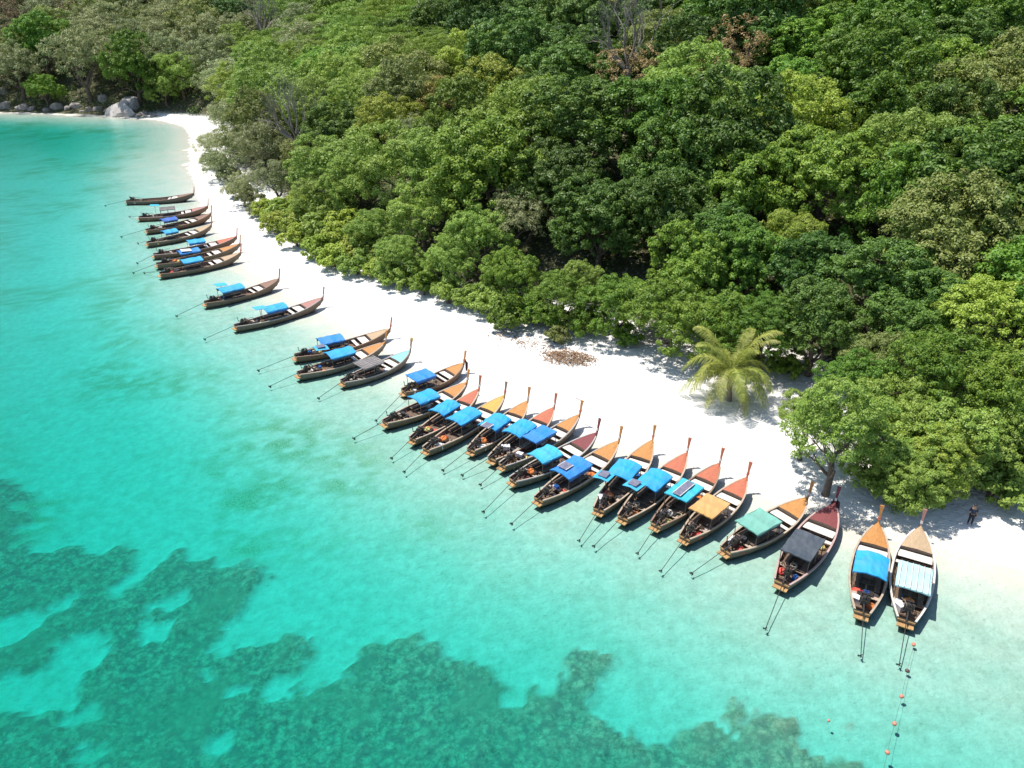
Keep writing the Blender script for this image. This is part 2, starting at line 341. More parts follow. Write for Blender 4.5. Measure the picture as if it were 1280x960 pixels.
# ------------------------------------------------------------------ foliage
def unit(a): return a / (np.linalg.norm(a, axis=-1, keepdims=True) + 1e-9)
def leaves(P, Nn, size, g, droop=.25, aspect=.5):
    n = len(P); sz = size * g.uniform(.7, 1.3, n)[:, None]
    a = unit(np.cross(Nn, unit(g.normal(size=(n, 3))))); a[:, 2] -= droop * g.random(n); a = unit(a)
    b = unit(np.cross(Nn, a)); nn = unit(np.cross(a, b))
    w_ = sz * aspect * .5
    V = np.stack([P - a * sz * .5, P + b * w_ + nn * sz * .08, P + a * sz * .5 - nn * sz * .10, P - b * w_ + nn * sz * .08], 1).reshape(-1, 3)
    return V, np.arange(4 * n).reshape(-1, 4)
def crown_mesh(name, seed, Rr, Hh, lobes, subs, nl, size, subr, low=-.25, fill=.12, lay=0.0, aspect=.5, rls=(.26, .44)):
    g = np.random.default_rng(seed)
    d = unit(g.normal(size=(lobes * 6, 3))); d = d[d[:, 2] > low]
    # spread the lobes
    pick = [d[0]]
    for c in d[1:]:
        if len(pick) >= lobes: break
        if min(np.linalg.norm(c - p) for p in pick) > 1.75 / math.sqrt(lobes) * 1.05: pick.append(c)
    while len(pick) < lobes: pick.append(d[g.integers(len(d))])
    d = np.array(pick); sc = np.array([Rr, Rr, Hh])
    C = d * sc * g.uniform(.50, .82, (lobes, 1)); rl = Rr * g.uniform(rls[0], rls[1], lobes)
    q = unit(g.normal(size=(lobes, subs * 3, 3)) + d[:, None] * .9 + np.array([0, 0, .45]))[:, :subs]
    SC = (C[:, None] + q * rl[:, None, None] * g.uniform(.75, 1.12, (lobes, subs, 1)) * np.array([1, 1, .85])).reshape(-1, 3)
    if lay: SC[:, 2] = np.round(SC[:, 2] / lay) * lay + g.normal(size=len(SC)) * .12
    qs = np.repeat(q.reshape(-1, 3), nl, 0)
    e = unit(g.normal(size=(len(SC) * nl, 3)) + qs * .55 + np.array([0, 0, .5]))
    rr = subr * np.repeat(g.uniform(.65, 1.3, len(SC)), nl)[:, None] * g.random((len(e), 1)) ** .4
    P = np.repeat(SC, nl, 0) + e * rr * np.array([1, 1, .75 if not lay else .4])
    Nn = unit(e + np.array([0, 0, .55]) + g.normal(size=e.shape) * .38)
    tint = np.clip(np.repeat(g.uniform(0, .55, len(SC)), nl) + g.uniform(-.05, .45, len(e)), 0, 1)
    V, Fq = leaves(P, Nn, size, g, aspect=aspect)
    nf = int(len(P) * fill)
    if nf:
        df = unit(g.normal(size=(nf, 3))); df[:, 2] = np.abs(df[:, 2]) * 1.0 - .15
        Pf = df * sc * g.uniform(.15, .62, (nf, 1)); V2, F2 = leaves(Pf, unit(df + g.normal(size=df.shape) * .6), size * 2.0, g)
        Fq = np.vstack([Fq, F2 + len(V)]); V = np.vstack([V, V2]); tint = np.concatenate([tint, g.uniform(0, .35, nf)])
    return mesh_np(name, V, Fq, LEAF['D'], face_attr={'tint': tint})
def branch(mb, p, d, ln, r, depth, g, spread=.75, up=.15, n=5):
    pts, rad = [Vector(p)], [r]; dd = Vector(d)
    for i in range(3):
        dd = (dd + Vector(g.normal(size=3)) * .16 + Vector((0, 0, up * .3))).normalized()
        pts.append(pts[-1] + dd * ln / 3); rad.append(r * (1 - .14 * (i + 1)))
    mb.tube(pts, rad, n, cap=depth == 0)
    if depth > 0:
        k = 2 + int(g.random() < .75)
        for j in range(k):
            nd = (dd + Vector(g.normal(size=3)) * spread + Vector((0, 0, up))).normalized()
            branch(mb, pts[-1 - (j % 2)], nd, ln * g.uniform(.62, .82), rad[-1] * .72, depth - 1, g, spread, up, max(4, n - 1))
def trunk_mesh(seed, H, Rr, depth=2):
    g = np.random.default_rng(seed); mb = MB(); pts = [(0, 0, -.6), (0, 0, 0), (.12 * g.normal(), .12 * g.normal(), H * .25), (.3 * g.normal(), .3 * g.normal(), H * .5)]
    mb.tube(pts, [.42, .34, .25, .21], 8, cap=False)
    for k in range(5):
        a = 2 * math.pi * (k + g.random() * .6) / 5
        branch(mb, pts[-1] if k % 2 else pts[-2], (math.cos(a), math.sin(a), .75), Rr * .42, .15, depth, g, .5, .25, 6)
    return mb.mesh('trunk', BARK, True)
# shared crowns, unit sizes in metres (crown radius 4.5, crown centre at local origin)
CR = {'dense': [crown_mesh('dense_crown', 100 + i, 4.4, 4.0, 17, 22, 74, .23, .50, low=-.5, rls=(.30, .46), fill=.06) for i in range(5)],
      'fine': [crown_mesh('fine_crown', 200 + i, 4.4, 3.7, 18, 21, 54, .21, .50, low=-.5, fill=.06, rls=(.28, .44)) for i in range(5)],
      'lacy': [crown_mesh('lacy_crown', 300 + i, 4.5, 3.4, 22, 11, 44, .21, .60, low=-.4, fill=.05) for i in range(4)],
      'flat': [crown_mesh('layered_crown', 400 + i, 5.0, 2.5, 24, 11, 52, .22, .75, low=-.1, fill=.08, lay=.7, aspect=.4) for i in range(3)],
      'thin': [crown_mesh('thin_crown', 500 + i, 4.2, 3.0, 13, 8, 24, .20, .55, fill=0) for i in range(3)],
      'near': [crown_mesh('fresh_crown', 600 + i, 4.4, 3.6, 21, 19, 60, .19, .44, low=-.4, fill=.03, rls=(.24, .40)) for i in range(3)]}
TR = [trunk_mesh(40 + i, 6.0, 4.2) for i in range(4)]
def dead_mesh(seed):
    g = np.random.default_rng(seed); mb = MB(); mb.tube([(0, 0, -.6), (.1, 0, 1.5), (.2, .1, 3.2)], [.34, .30, .26], 7, cap=False)
    for k in range(8):
        a = 2 * math.pi * (k + g.random() * .5) / 6
        branch(mb, (.2, .1, 3.2 if k % 2 else 2.5), (math.cos(a) * .8, math.sin(a) * .8, .8), 2.5, .19, 4, g, .42, .16, 5)
    return mb.mesh('branches', GREYBARK)
DEAD = [dead_mesh(70 + i) for i in range(3)]
KIND = {  # kind: (crown set, name, label, group)
 'D': ('dense', 'broadleaf_tree', 'dark green dense-crowned forest tree', 'dark green forest trees'),
 'M': ('dense', 'broadleaf_tree', 'mid green round-crowned forest tree', 'mid green forest trees'),
 'L': ('fine', 'broadleaf_tree', 'fresh light green fine-leaved tree', 'light green forest trees'),
 'Y': ('fine', 'broadleaf_tree', 'yellow-green leafy tree among darker trees', 'yellow-green forest trees'),
 'O': ('fine', 'broadleaf_tree', 'olive green forest tree', 'olive forest trees'),
 'G': ('lacy', 'broadleaf_tree', 'grey-green open-crowned tree', 'grey-green forest trees'),
 'S': ('flat', 'spreading_tree', 'bright green flat-topped feathery tree', 'feathery spreading trees'),
 'F': ('thin', 'withered_tree', 'withered tree with dry orange leaves', 'withered orange trees'),
 'K': ('lacy', 'broadleaf_tree', 'golden brown crowned tree', 'golden brown trees'),
 'R': ('thin', 'withered_tree', 'withered reddish brown tree', 'withered brown trees'),
 'B': (None, 'dead_tree', 'leafless grey tree', 'bare grey trees')}
ntree = {}
MARKS = [(at(922, 500, 0), 'on the slope behind the coconut palm'), (at(150, 140, 0), 'above the rocky far shore'), (at(712, 447, 0), 'on the slope above the dry frond heap'), (at(340, 285, 0), 'behind the yellow-green thicket of the beach'), (at(262, 190, 0), 'near the far end of the beach'), (at(1212, 655, 0), 'on the slope above the standing person'), (at(540, 372, 0), 'above the beach by the grouped boats')]
def tree(x, y, z, kind, Rr, Hc, label=None, cset=None, rot=None, zs=None):
    cs, name, lab, grp = KIND[kind]; s = Rr / 4.4; rz = random.uniform(0, 6.28) if rot is None else rot
    t = empty(name, (x, y, z - .05), rz); ntree[kind] = ntree.get(kind, 0) + 1
    mk = min(MARKS, key=lambda q: (q[0][0] - x) ** 2 + (q[0][1] - y) ** 2)[1]
    if cset == 'near': mk = mk.replace('on the slope ', '')
    tag(t, label or f'{lab} {mk}', 'tree', None if label else f'{grp} {mk}')
    if kind == 'B':
        b = obj('branches', random.choice(DEAD), t); b.scale = (s * 1.15, s * 1.15, s * 1.5); return t
    tk = obj('trunk', random.choice(TR), t); tk.scale = (s, s, Hc / 5.2)
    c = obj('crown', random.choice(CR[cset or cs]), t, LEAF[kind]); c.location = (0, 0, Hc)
    q = zs or random.uniform(.85, 1.15); c.scale = (s * random.uniform(.92, 1.1), s * random.uniform(.92, 1.1), s * q)
    c.rotation_euler = (random.uniform(-.12, .12), random.uniform(-.12, .12), random.uniform(0, 6.28))
    return t
spots = []
# trees that can be picked out in the photograph: crown centre pixel, kind, radius, crown height, label
MAN = [
 (1050,535,'L',4.0,5.8,'light green beach tree with forked trunk leaning over the sand','near'),
 (1010,520,'L',2.6,4.0,'small light green tree at the sand edge near the coconut palm','near'),
 (1140,598,'L',3.0,2.7,'low light green tree overhanging the sand above the pale canopied boat','near'),
 (1120,525,'L',3.9,3.6,None,'near'),(1190,545,'L',4.0,3.6,None,'near'),(1252,556,'L',3.6,3.4,None,'near'),(1100,570,'L',3.0,3.0,None,'near'),(1165,575,'Y',3.2,3.0,None,'near'),(1180,470,'M',4.2,5.0,None,'near'),
 (1262,500,'M',4.2,4.8,None,'near'),(1182,592,'L',2.6,2.4,'low bright green tree beside the person in dark clothes','near'),
 (1235,395,'Y',4.4,6.0,'olive yellow-green tree rising behind the light green beach trees','near'),(1110,455,'O',3.4,5.0,None,'near'),(1080,480,'M',3.2,4.6,None,'near'),
 (1022,405,'D',4.2,5.4,'dark green tree directly behind the coconut palm',None),(1020,335,'D',4.6,6.2,None,None),(1100,360,'D',4.6,6.5,None,None),(1160,395,'D',4.0,6.0,None,None),
 (838,400,'M',5.2,3.6,'bright mid green tree spreading over the shaded sand','near'),(772,384,'M',4.4,3.4,None,'near'),(903,412,'M',4.2,3.4,None,'near'),(955,408,'M',3.8,4.6,None,'near'),(700,370,'M',3.8,3.6,None,'near'),(860,335,'M',4.6,6.0,None,None),
 (725,355,'L',2.8,4.4,None,'near'),(640,348,'M',3.8,3.4,None,'near'),(600,300,'L',4.6,5.2,None,'near'),(560,330,'L',3.4,3.8,None,'near'),(530,265,'L',4.8,5.4,None,None),(648,275,'G',4.0,5.2,'grey-green open-crowned tree between light green trees above the round bush',None),
 (500,320,'L',3.2,3.2,None,'near'),(465,290,'L',3.8,4.0,None,None),(400,255,'L',4.2,4.2,None,None),(440,235,'L',4.4,5.0,None,None),
 (330,185,'G',6.2,5.6,'wide grey-green tree leaning over the far end of the beach',None),(285,180,'G',5.0,4.6,None,None),(295,148,'G',5.6,5.4,None,None),(345,225,'G',4.2,4.2,None,None),(385,200,'O',4.6,5.4,None,None),
 (420,165,'D',5.4,6.0,None,None),(488,155,'Y',6.0,6.4,'tall pale yellow-green tree beside a golden brown tree',None),(560,125,'K',5.4,6.0,'golden brown crowned tree on the slope above light green trees',None),(530,175,'G',4.6,5.6,None,None),
 (1000,150,'Y',7.0,7.0,'large yellow-green tree standing alone among dark hillside trees',None),(935,335,'M',4.4,5.0,None,None),(905,315,'D',4.2,5.5,None,None),(278,205,'G',3.8,3.0,None,None),(303,238,'G',3.4,2.8,None,None),(266,182,'G',3.6,3.2,None,None),(988,298,'Y',3.6,5.0,'small yellow-green tree wedged between dark round crowns',None),
 (440,55,'S',9.5,7.0,None,None),(500,70,'S',8.0,6.5,None,None),(395,85,'S',8.5,6.0,None,None),(560,60,'S',6.5,6.0,None,None),
 (330,35,'B',7.5,10.0,'large leafless grey tree above the feathery green crowns',None),(372,165,'B',5.5,7.0,'leafless grey tree beside the wide grey-green beach tree',None),(790,60,'B',6.0,9.0,'leafless dark grey tree above a patch of orange leaves',None),
 (788,92,'F',5.0,8.5,'low withered tree with orange leaves below a bare grey tree',None),(922,58,'F',4.8,9.0,None,None),(905,90,'F',4.4,8.0,None,None),
 (225,92,'L',7.0,7.0,'light green tree on the rocky far shore beside the boulder',None),(205,112,'L',5.0,4.6,None,None),(55,112,'M',5.0,5.0,None,None),(30,45,'R',7.0,6.0,None,None),(95,75,'R',6.0,6.0,None,None),(110,30,'G',7,6.5,None,None)]
for (u, v, k, rr, hc, lab, cs) in MAN:
    x, y, z = place(u, v, hc); spots.append((x, y, rr)); tree(x, y, z, k, rr, hc, lab, cs)
ZONES = [(40,60,'GORG'),(120,90,'OGLM'),(180,50,'GOGO'),(60,20,'GRRO'),(130,20,'GRO'),(250,60,'GLOG'),(300,110,'YGL'),(330,60,'GGS'),(260,15,'OGD'),(400,30,'SSG'),(480,20,'DSM'),(440,110,'SLM'),(520,100,'SO'),
 (620,40,'DDD'),(700,60,'DDD'),(760,30,'DDD'),(600,130,'LYM'),(680,110,'DDD'),(470,200,'OLY'),(400,180,'OGL'),(560,200,'LLM'),(660,190,'MLD'),(740,160,'MDD'),(820,150,'MLM'),(840,60,'DMO'),
 (700,260,'MDD'),(780,260,'MDD'),(860,230,'DMD'),(920,180,'DMM'),(960,60,'DMO'),(1060,60,'MMO'),(1150,60,'DMO'),(1250,40,'DMO'),(1080,180,'DLD'),(1160,180,'MDD'),(1250,180,'MOL'),(1220,280,'MOD'),(1100,280,'MMD'),(1010,250,'MMD'),(920,300,'MDD'),(620,330,'LLM'),(1250,330,'DMD')]
zu = np.array([(a, b) for a, b, _ in ZONES], float)
# scatter the rest of the forest
cand = np.stack([rng.uniform(-260, 190, 26000), rng.uniform(42, 420, 26000)], 1)
cz, _, csv = terrain(cand[:, 0], cand[:, 1], True)[:3]
ok = csv > 4.5; cand = cand[ok]; cz = cz[ok]; csv = csv[ok]
cu, cv, cd = pix(np.stack([cand[:, 0], cand[:, 1], cz + 6], 1))
ok = (cd > 5) & (cu > -70) & (cu < 1350) & (cv > -45) & (cv < 760); cand, cz, cu, cv, cd, csv = cand[ok], cz[ok], cu[ok], cv[ok], cd[ok], csv[ok]
order = np.argsort(cd); acc = []
for i in order:
    x, y = cand[i]; rr = (5.6 + 2.4 * random.random()) * (1 + .35 * min(1, max(0, (cd[i] - 80) / 180)))
    if csv[i] < 9 and y > 190: continue
    if any((x - a) ** 2 + (y - b) ** 2 < (.64 * (rr + c)) ** 2 for a, b, c in spots): continue
    spots.append((x, y, rr)); acc.append((i, rr, rr * random.uniform(.85, 1.15)))
# leave out trees that stand wholly behind nearer crowns
MK = np.zeros((280, 400), bool); yy_, xx_ = np.mgrid[0:280, 0:400]; items = [(place(u, v, hc), rr, hc, None) for (u, v, k, rr, hc, lab, cs) in MAN if k not in 'BF']
items = [((x, y, z), rr, hc, None) for (x, y, z), rr, hc, _ in items] + [((cand[i][0], cand[i][1], float(cz[i])), rr, hc, i) for i, rr, hc in acc]
items.sort(key=lambda q: q[0][1])
for (x, y, z), rr, hc, i in items:
    u, v, d = pix(np.array([x, y, z + hc])); cu_, cv_ = (u + 160) / 4, (v + 120) / 4; pr_ = rr * F / d / 4
    e = ((xx_ - cu_) / pr_) ** 2 + ((yy_ - cv_) / (pr_ * .9)) ** 2
    disk = e < 1; vis = (disk & ~MK).sum() / max(1, disk.sum()); MK |= e < .66
    if i is None or vis < .11: continue
    j = np.argmin(((zu - (cu[i] + random.uniform(-25, 25), cv[i] + random.uniform(-18, 18))) ** 2).sum(1))
    tree(x, y, z, random.choice(ZONES[j][2]), rr, hc)


# shrubs along the back of the beach
SH = [crown_mesh('shrub_foliage', 700 + i, 1.6, 1.1, 9, 8, 46, .22, .34, low=-.1, fill=.1) for i in range(4)]
def stem_mesh(seed):
    g = np.random.default_rng(seed); mb = MB()
    for k in range(6):
        a = g.uniform(0, 6.28); mb.tube([(0, 0, -.2), (.3 * math.cos(a), .3 * math.sin(a), .5), (.9 * math.cos(a), .9 * math.sin(a), 1.1)], [.05, .04, .02], 5)
    return mb.mesh('stems', BARK)
STEM = [stem_mesh(80), stem_mesh(81)]
def shrub(u, v, k, s, label, group=None, zs=1.0):
    x, y, z = place(u, v, .5 * s); t = empty('shrub', (x, y, z), random.uniform(0, 6.28)); tag(t, label, 'shrub', group)
    st = obj('stems', random.choice(STEM), t); st.scale = (s, s, s * zs)
    f = obj('foliage', random.choice(SH), t, LEAF[k]); f.location = (0, 0, .75 * s * zs); f.scale = (s, s, s * zs)
shrub(634, 402, 'M', 1.45, 'round green bush on sand in front of the forest edge', zs=1.2)
shrub(694, 424, 'O', .85, 'small olive bush beside the heap of dry brown fronds')
for (u, v, s) in [(335,268,1.4),(348,284,1.5),(372,302,1.5),(396,316,1.5),(420,328,1.5),(446,336,1.5),(345,275,1.3),(360,288,1.5),(385,300,1.6),(405,312,1.4),(430,322,1.5),(385,275,1.8),(415,290,1.8),(445,305,1.7),(460,322,1.5),(370,262,1.7),(400,268,1.8),(430,280,1.7),(475,340,1.3),(352,272,1.8),(375,286,1.9),(398,296,2.0),(422,306,1.9),(448,318,1.8),(440,292,2.1),(412,276,2.1),(462,308,1.9)]:
    shrub(u, v, random.choice('YYLY'), s, 'yellow-green low shrub in the thicket edging the white sand', 'yellow-green beach edge shrubs')
for (u, v, s) in [(668,394,1.5),(652,386,1.5),(690,402,1.3),(720,408,1.2),(612,386,1.4),(500,352,1.4),(530,362,1.3),(560,372,1.4),(590,380,1.2),(485,345,1.4),(520,345,1.6),(550,352,1.6),(610,372,1.3)]:
    shrub(u, v, random.choice('LLM'), s, 'light green shrub under the trees at the back of the beach', 'light green beach edge shrubs')
for (u, v, s) in [(1095,607,1.3),(1118,618,1.3),(1150,625,1.3),(1240,612,1.5),(1262,622,1.5),(1275,600,1.6)]:
    shrub(u, v, 'L', s, 'fresh green shrub under the light green beach trees above the two end boats', 'fresh green shrubs at the near beach')
for (u, v, s) in [(300,240,1.5),(312,252,1.4),(285,222,1.5),(268,205,1.6),(325,265,1.3)]:
    shrub(u, v, 'G', s, 'grey-green shrub hanging over sand at the far beach', 'grey-green far beach shrubs')
for (u, v, s) in [(925,448,1.2),(900,445,1.1),(985,460,1.2),(780,425,1.0),(740,405,1.2)]:
    shrub(u, v, 'M', s, 'leafy green shrub in the shade behind the coconut palm and bright green tree', 'shaded beach shrubs')

# undergrowth between the trunks: nobody could count it
g = np.random.default_rng(5); uc = cand[g.integers(len(cand), size=5200)] + g.normal(size=(5200, 2)) * 1.5
uz, _, usv = terrain(uc[:, 0], uc[:, 1], True)[:3]; kk = usv > 5; uc, uz = uc[kk], uz[kk]
nl = 22; P = np.repeat(np.column_stack([uc, uz]), nl, 0) + g.normal(size=(len(uc) * nl, 3)) * np.array([1.0, 1.0, .1]); P[:, 2] += g.uniform(.1, 2.6, len(P))
V, Fq = leaves(P, unit(g.normal(size=P.shape) * .5 + np.array([0, 0, 1])), .62, g)
tag(obj('undergrowth', mesh_np('undergrowth', V, Fq, LEAF['U'], face_attr={'tint': g.random(len(Fq))})), 'dark green undergrowth covering the forest floor', 'undergrowth', kind='stuff')

# coconut palm
px_, py_, pz_ = place(911, 498, .2)
palm = empty('coconut_palm', (px_, py_, pz_ - .02)); tag(palm, 'coconut palm with arching yellow-green fronds standing on the white sand', 'palm tree')
PH = 2.7
mb = MB(); mb.tube([(0, 0, -.4), (0, 0, 0), (-.05, .05, PH * .5), (-.12, .05, PH)], [.36, .32, .22, .2], 10)
for k in range(9): mb.tube([(-.01 * k, .005 * k, .3 * k + .2), (-.01 * k, .005 * k, .3 * k + .26)], [.285 - .01 * k, .27 - .01 * k], 10)
mb.build('trunk', paint('palm_trunk', (.30, .25, .19), (.17, .14, .10), .9, 5, .4), palm)
def frond_mesh(seed, ln, rise, droop):
    g = np.random.default_rng(seed); n = 30; pts = []
    for i in range(n + 1):
        t = i / n; pts.append(np.array([ln * (t - .10 * t * t * t), 0.12 * ln * (g.random() - .5) * 0, ln * (rise * t - droop * t * t)]))
    V, Fc = [], []
    def q(a, b, c, d): k = len(V); V.extend([a, b, c, d]); Fc.append((k, k + 1, k + 2, k + 3))
    for i in range(n):
        wd = .05 * (1 - i / n) + .008; q(pts[i] + [0, wd, 0], pts[i] - [0, wd, 0], pts[i + 1] - [0, wd * .9, 0], pts[i + 1] + [0, wd * .9, 0])
    for i in range(3, n + 1):
        t = i / n; ll = ln * .21 * math.sin(math.pi * min(1, .18 + .80 * t)) ** .7 + .12
        tang = unit(pts[i] - pts[i - 1])
        for sd in (-1, 1):
            for sub in (0, .5):
                b = pts[i] - (pts[i] - pts[i - 1]) * sub
                dirn = unit(np.array([tang[0] * .75, sd * .85, tang[2] * .6]) + g.normal(size=3) * .09)
                m_ = b + dirn * ll * .55 + np.array([0, 0, .02]); e = b + dirn * ll + np.array([0, 0, -ll * .42])
                wv = tang * .028; q(b - wv, m_ - wv * 1.3, m_ + wv * 1.3, b + wv); q(m_ - wv * 1.3, e - wv * .1, e + wv * .1, m_ + wv * 1.3)
    me = mesh_np('frond', np.array(V), np.array(Fc), LEAF['T'], face_attr={'tint': np.clip(g.normal(.45, .28, len(Fc)), 0, 1)}); return me
FR = [frond_mesh(1, 4.6, 1.05, 1.15), frond_mesh(2, 4.5, .75, 1.1), frond_mesh(3, 4.3, .45, 1.0), frond_mesh(4, 4.3, 1.7, 1.0)]
for k in range(27):
    a = k * 2.399 + random.uniform(-.15, .15); f = obj('frond', FR[3] if k < 6 else FR[(k % 3)], palm)
    f.location = (-.12, .05, PH - .05 + .015 * (27 - k)); f.rotation_euler = (random.uniform(-.3, .3), random.uniform(-.12, .1), a); f.scale = (random.uniform(.88, 1.1),) * 3
nutm = paint('green_coconut', (.16, .19, .04), (.22, .17, .05), .5, 6, 0)
def ico_np(seed, sub, amp, scale, fr=1.2, cuts=0):
    import bmesh
    bm = bmesh.new(); bmesh.ops.create_icosphere(bm, subdivisions=sub, radius=1); g = np.random.default_rng(seed); off = g.uniform(0, 50, 3)
    for v in bm.verts:
        c = v.co; n = fbm(np.array([c.x * fr + off[0] + c.z * .7]), np.array([c.y * fr + off[1] - c.z * .9]), 3, seed)[0] - .5
        n2 = fbm(np.array([c.x * fr * 3 + off[2] + c.z * 2]), np.array([c.y * fr * 3 - c.z * 2]), 2, seed + 5)[0] - .5
        v.co = Vector((c.x * scale[0], c.y * scale[1], c.z * scale[2])) * (1 + amp * n + amp * .35 * n2)
    for k in range(cuts):
        n_ = Vector(g.normal(size=3)); n_.z = abs(n_.z) * .8; n_.normalize()
        mxd = max(v.co.dot(n_) for v in bm.verts); lim = mxd * g.uniform(.58, .85)
        for v in bm.verts:
            e = v.co.dot(n_) - lim
            if e > 0: v.co -= n_ * e * .95
    me = bpy.data.meshes.new('blob'); bm.to_mesh(me); bm.free(); return me
NUT = ico_np(3, 2, .1, (.13, .13, .16)); NUT.materials.append(nutm)
for k in range(6): o = obj('coconut', NUT, palm); o.location = (-.12 + .3 * math.cos(k), .05 + .3 * math.sin(k), PH - .12)

# heap of dry fronds on the sand
x, y, z = place(712, 447, .1); mb = MB(); g = np.random.default_rng(9)
for k in range(330):
    a, r_ = g.uniform(0, 6.28), 1.5 * math.sqrt(g.random()) * (1 + .25 * math.sin(3 * a + 1) ); c = Vector((r_ * 1.35 * math.cos(a), r_ * .8 * math.sin(a), .05 + .42 * max(0, 1 - (r_ / 1.5) ** 2) * g.random()))
    b_ = g.uniform(0, 6.28); l_ = g.uniform(.25, .7); mb.box(c, (l_, .05, .02), rz=b_, ry=g.uniform(-.35, .35))
hp = mb.build('dry_frond_heap', paint('dry_frond', (.34, .21, .12), (.20, .12, .07), .9, 3, 0)); hp.location = (x, y, z); hp.scale = (1.25, 1.35, 1.1); hp.rotation_euler = (0, 0, -.25)
mb = MB()
for k in range(420):
    u_ = g.random() ** .8; c = np.array(at(715 - 100 * u_ + g.normal() * 6, 442 - 32 * u_ + g.normal() * 5, 1.0)); z_ = ht(c[0], c[1]); mb.box((c[0], c[1], z_ + .04), (g.uniform(.1, .34), .06, .02), rz=g.uniform(0, 6.28), ry=g.uniform(-.3, .3))
tag(mb.build('leaf_litter', hp.data.materials[0]), 'scattered dry brown leaf litter on shaded sand beside the frond heap', 'leaf litter', kind='stuff')
tag(hp, 'heap of dry brown fronds and leaves on the white sand', 'leaf heap')

# boulders of the far shore
ROCK = paint('granite', (.36, .32, .28), (.19, .165, .145), .9, .45, .8, wear=(.11, .10, .09))
PROCK = paint('pale_granite', (.52, .48, .44), (.34, .31, .28), .9, .4, .8, wear=(.24, .22, .2))
bl = [(150,138,5.2,3.2,2.9,'largest pale grey boulder on the rocky far shore'),(163,130,3.2,2.6,2.2,'boulder resting against the back of the largest grey boulder')]
for i, (u, v, a, b, c) in enumerate([(28,133,3.0,2.2,1.6),(40,135,2.0,1.8,1.2),(72,132,2.6,2.0,1.5),(84,135,1.8,1.5,1.1),(95,131,2.2,1.6,1.4),(110,136,1.6,1.5,1.0),(122,135,2.0,1.6,1.2),(133,138,1.6,1.3,.9),(180,141,2.2,1.6,1.1),(192,144,1.8,1.4,.9),(8,131,2.8,2.2,1.6),(-15,132,2.6,2,1.6),(58,137,1.5,1.2,.9),(172,144,1.4,1.1,.8),(102,139,1.1,.9,.6),(145,143,1.3,1,.6),(5,112,2.4,2,2.0),(128,122,2.0,1.8,1.6)]):
    bl.append((u, v, a, b, c, 'grey brown boulder in the rock line at the foot of the far forest'))
for i, (u, v, a, b, c, lab) in enumerate(bl):
    x, y, z = place(u, v, c * .4); me = ico_np(20 + i, 4 if i < 2 else 3, .6, ((a * 1.15, b * 1.15, c * 1.3) if i < 2 else (a * .85, b * .85, c * .8)), 1.1, 7); me.materials.append(PROCK if i < 2 else ROCK)
    o = obj('boulder', me); o.location = (x, y, max(z, -.3) + c * .18); o.rotation_euler = (0, 0, random.uniform(-.5, .5)); tag(o, lab, 'rock', None if i < 2 else 'boulders along the far shore')

# ------------------------------------------------------------------ longtail boats
def wood(name, c, c2=None, wear=None, rough=.65): return paint(name, c, c2, rough, 2.2, .25, wear, stretch=(1, 5, 5))
HULL = [wood('dark_hull_planks', (.14, .095, .068), (.21, .15, .11)), wood('brown_hull_planks', (.20, .115, .072), (.12, .07, .046)), wood('weathered_hull_planks', (.22, .18, .145), (.12, .09, .07)), wood('blackened_hull_planks', (.08, .068, .06), (.15, .125, .10))]
INNER = wood('inner_planks', (.19, .12, .08), (.08, .055, .04))
RAIL = {'pale': wood('pale_rail', (.50, .40, .30), (.34, .26, .19)), 'brown': wood('brown_rail', (.30, .20, .13), (.2, .13, .09)), 'grey': wood('grey_rail', (.42, .38, .34), (.3, .27, .24)), 'white': wood('white_rail', (.68, .64, .58), (.5, .46, .4)), 'pink': wood('rosy_rail', (.52, .36, .32), (.38, .25, .22))}
DECK = {'orange': wood('orange_deck', (.52, .235, .06), (.38, .16, .045)), 'red': wood('red_brown_deck', (.50, .145, .07), (.36, .10, .05)), 'yellow': wood('yellow_deck', (.62, .37, .07), (.46, .26, .06)), 'maroon': wood('maroon_deck', (.22, .045, .045), (.15, .035, .035)), 'tan': wood('tan_deck', (.48, .34, .20), (.36, .25, .15)), 'brown': wood('brown_deck', (.27, .15, .095), (.18, .10, .07)), 'cyan': wood('cyan_deck', (.25, .55, .58), (.18, .42, .46)), 'rosy': wood('rosy_deck', (.42, .20, .16), (.3, .14, .12))}
def cloth(name, c, wear=None): return paint(name, c, tuple(min(1, k * .74 + .05) for k in c), .65, 1.3, .6, wear)
ROOF = {'blue': cloth('blue_tarpaulin', (.012, .22, .62)), 'azure': cloth('azure_tarpaulin', (.01, .34, .68)), 'sky': cloth('sky_blue_tarpaulin', (.03, .42, .66)), 'deep': cloth('deep_blue_tarpaulin', (.01, .10, .42)), 'cyan': cloth('cyan_tarpaulin', (.02, .44, .58)),
        'orange': cloth('orange_tarpaulin', (.66, .33, .10)), 'green': cloth('sea_green_tarpaulin', (.16, .42, .33)), 'grey': cloth('grey_boards', (.27, .24, .23), (.15, .14, .13)), 'slate': cloth('dark_slate_sheet', (.045, .06, .08)), 'pale': cloth('pale_blue_sheet', (.42, .66, .68), (.3, .5, .55)), 'white': cloth('white_sheet', (.75, .76, .76))}
CURT = cloth('navy_curtain', (.015, .03, .085)); PANEL = paint('grey_violet_panel', (.22, .21, .27), (.12, .12, .16), .35, 4, 0)
WHITEB = wood('white_boards', (.74, .69, .62), (.58, .52, .45)); METAL = paint('dark_greasy_metal', (.035, .034, .034), (.08, .06, .05), .45, 6, .3, metal=.4)
STEEL = paint('steel_shaft', (.10, .10, .10), (.06, .055, .05), .4, 5, 0, metal=.7); POSTM = wood('canopy_post', (.16, .12, .09)); PLAT = wood('stern_platform_wood', (.50, .29, .11), (.32, .18, .08))
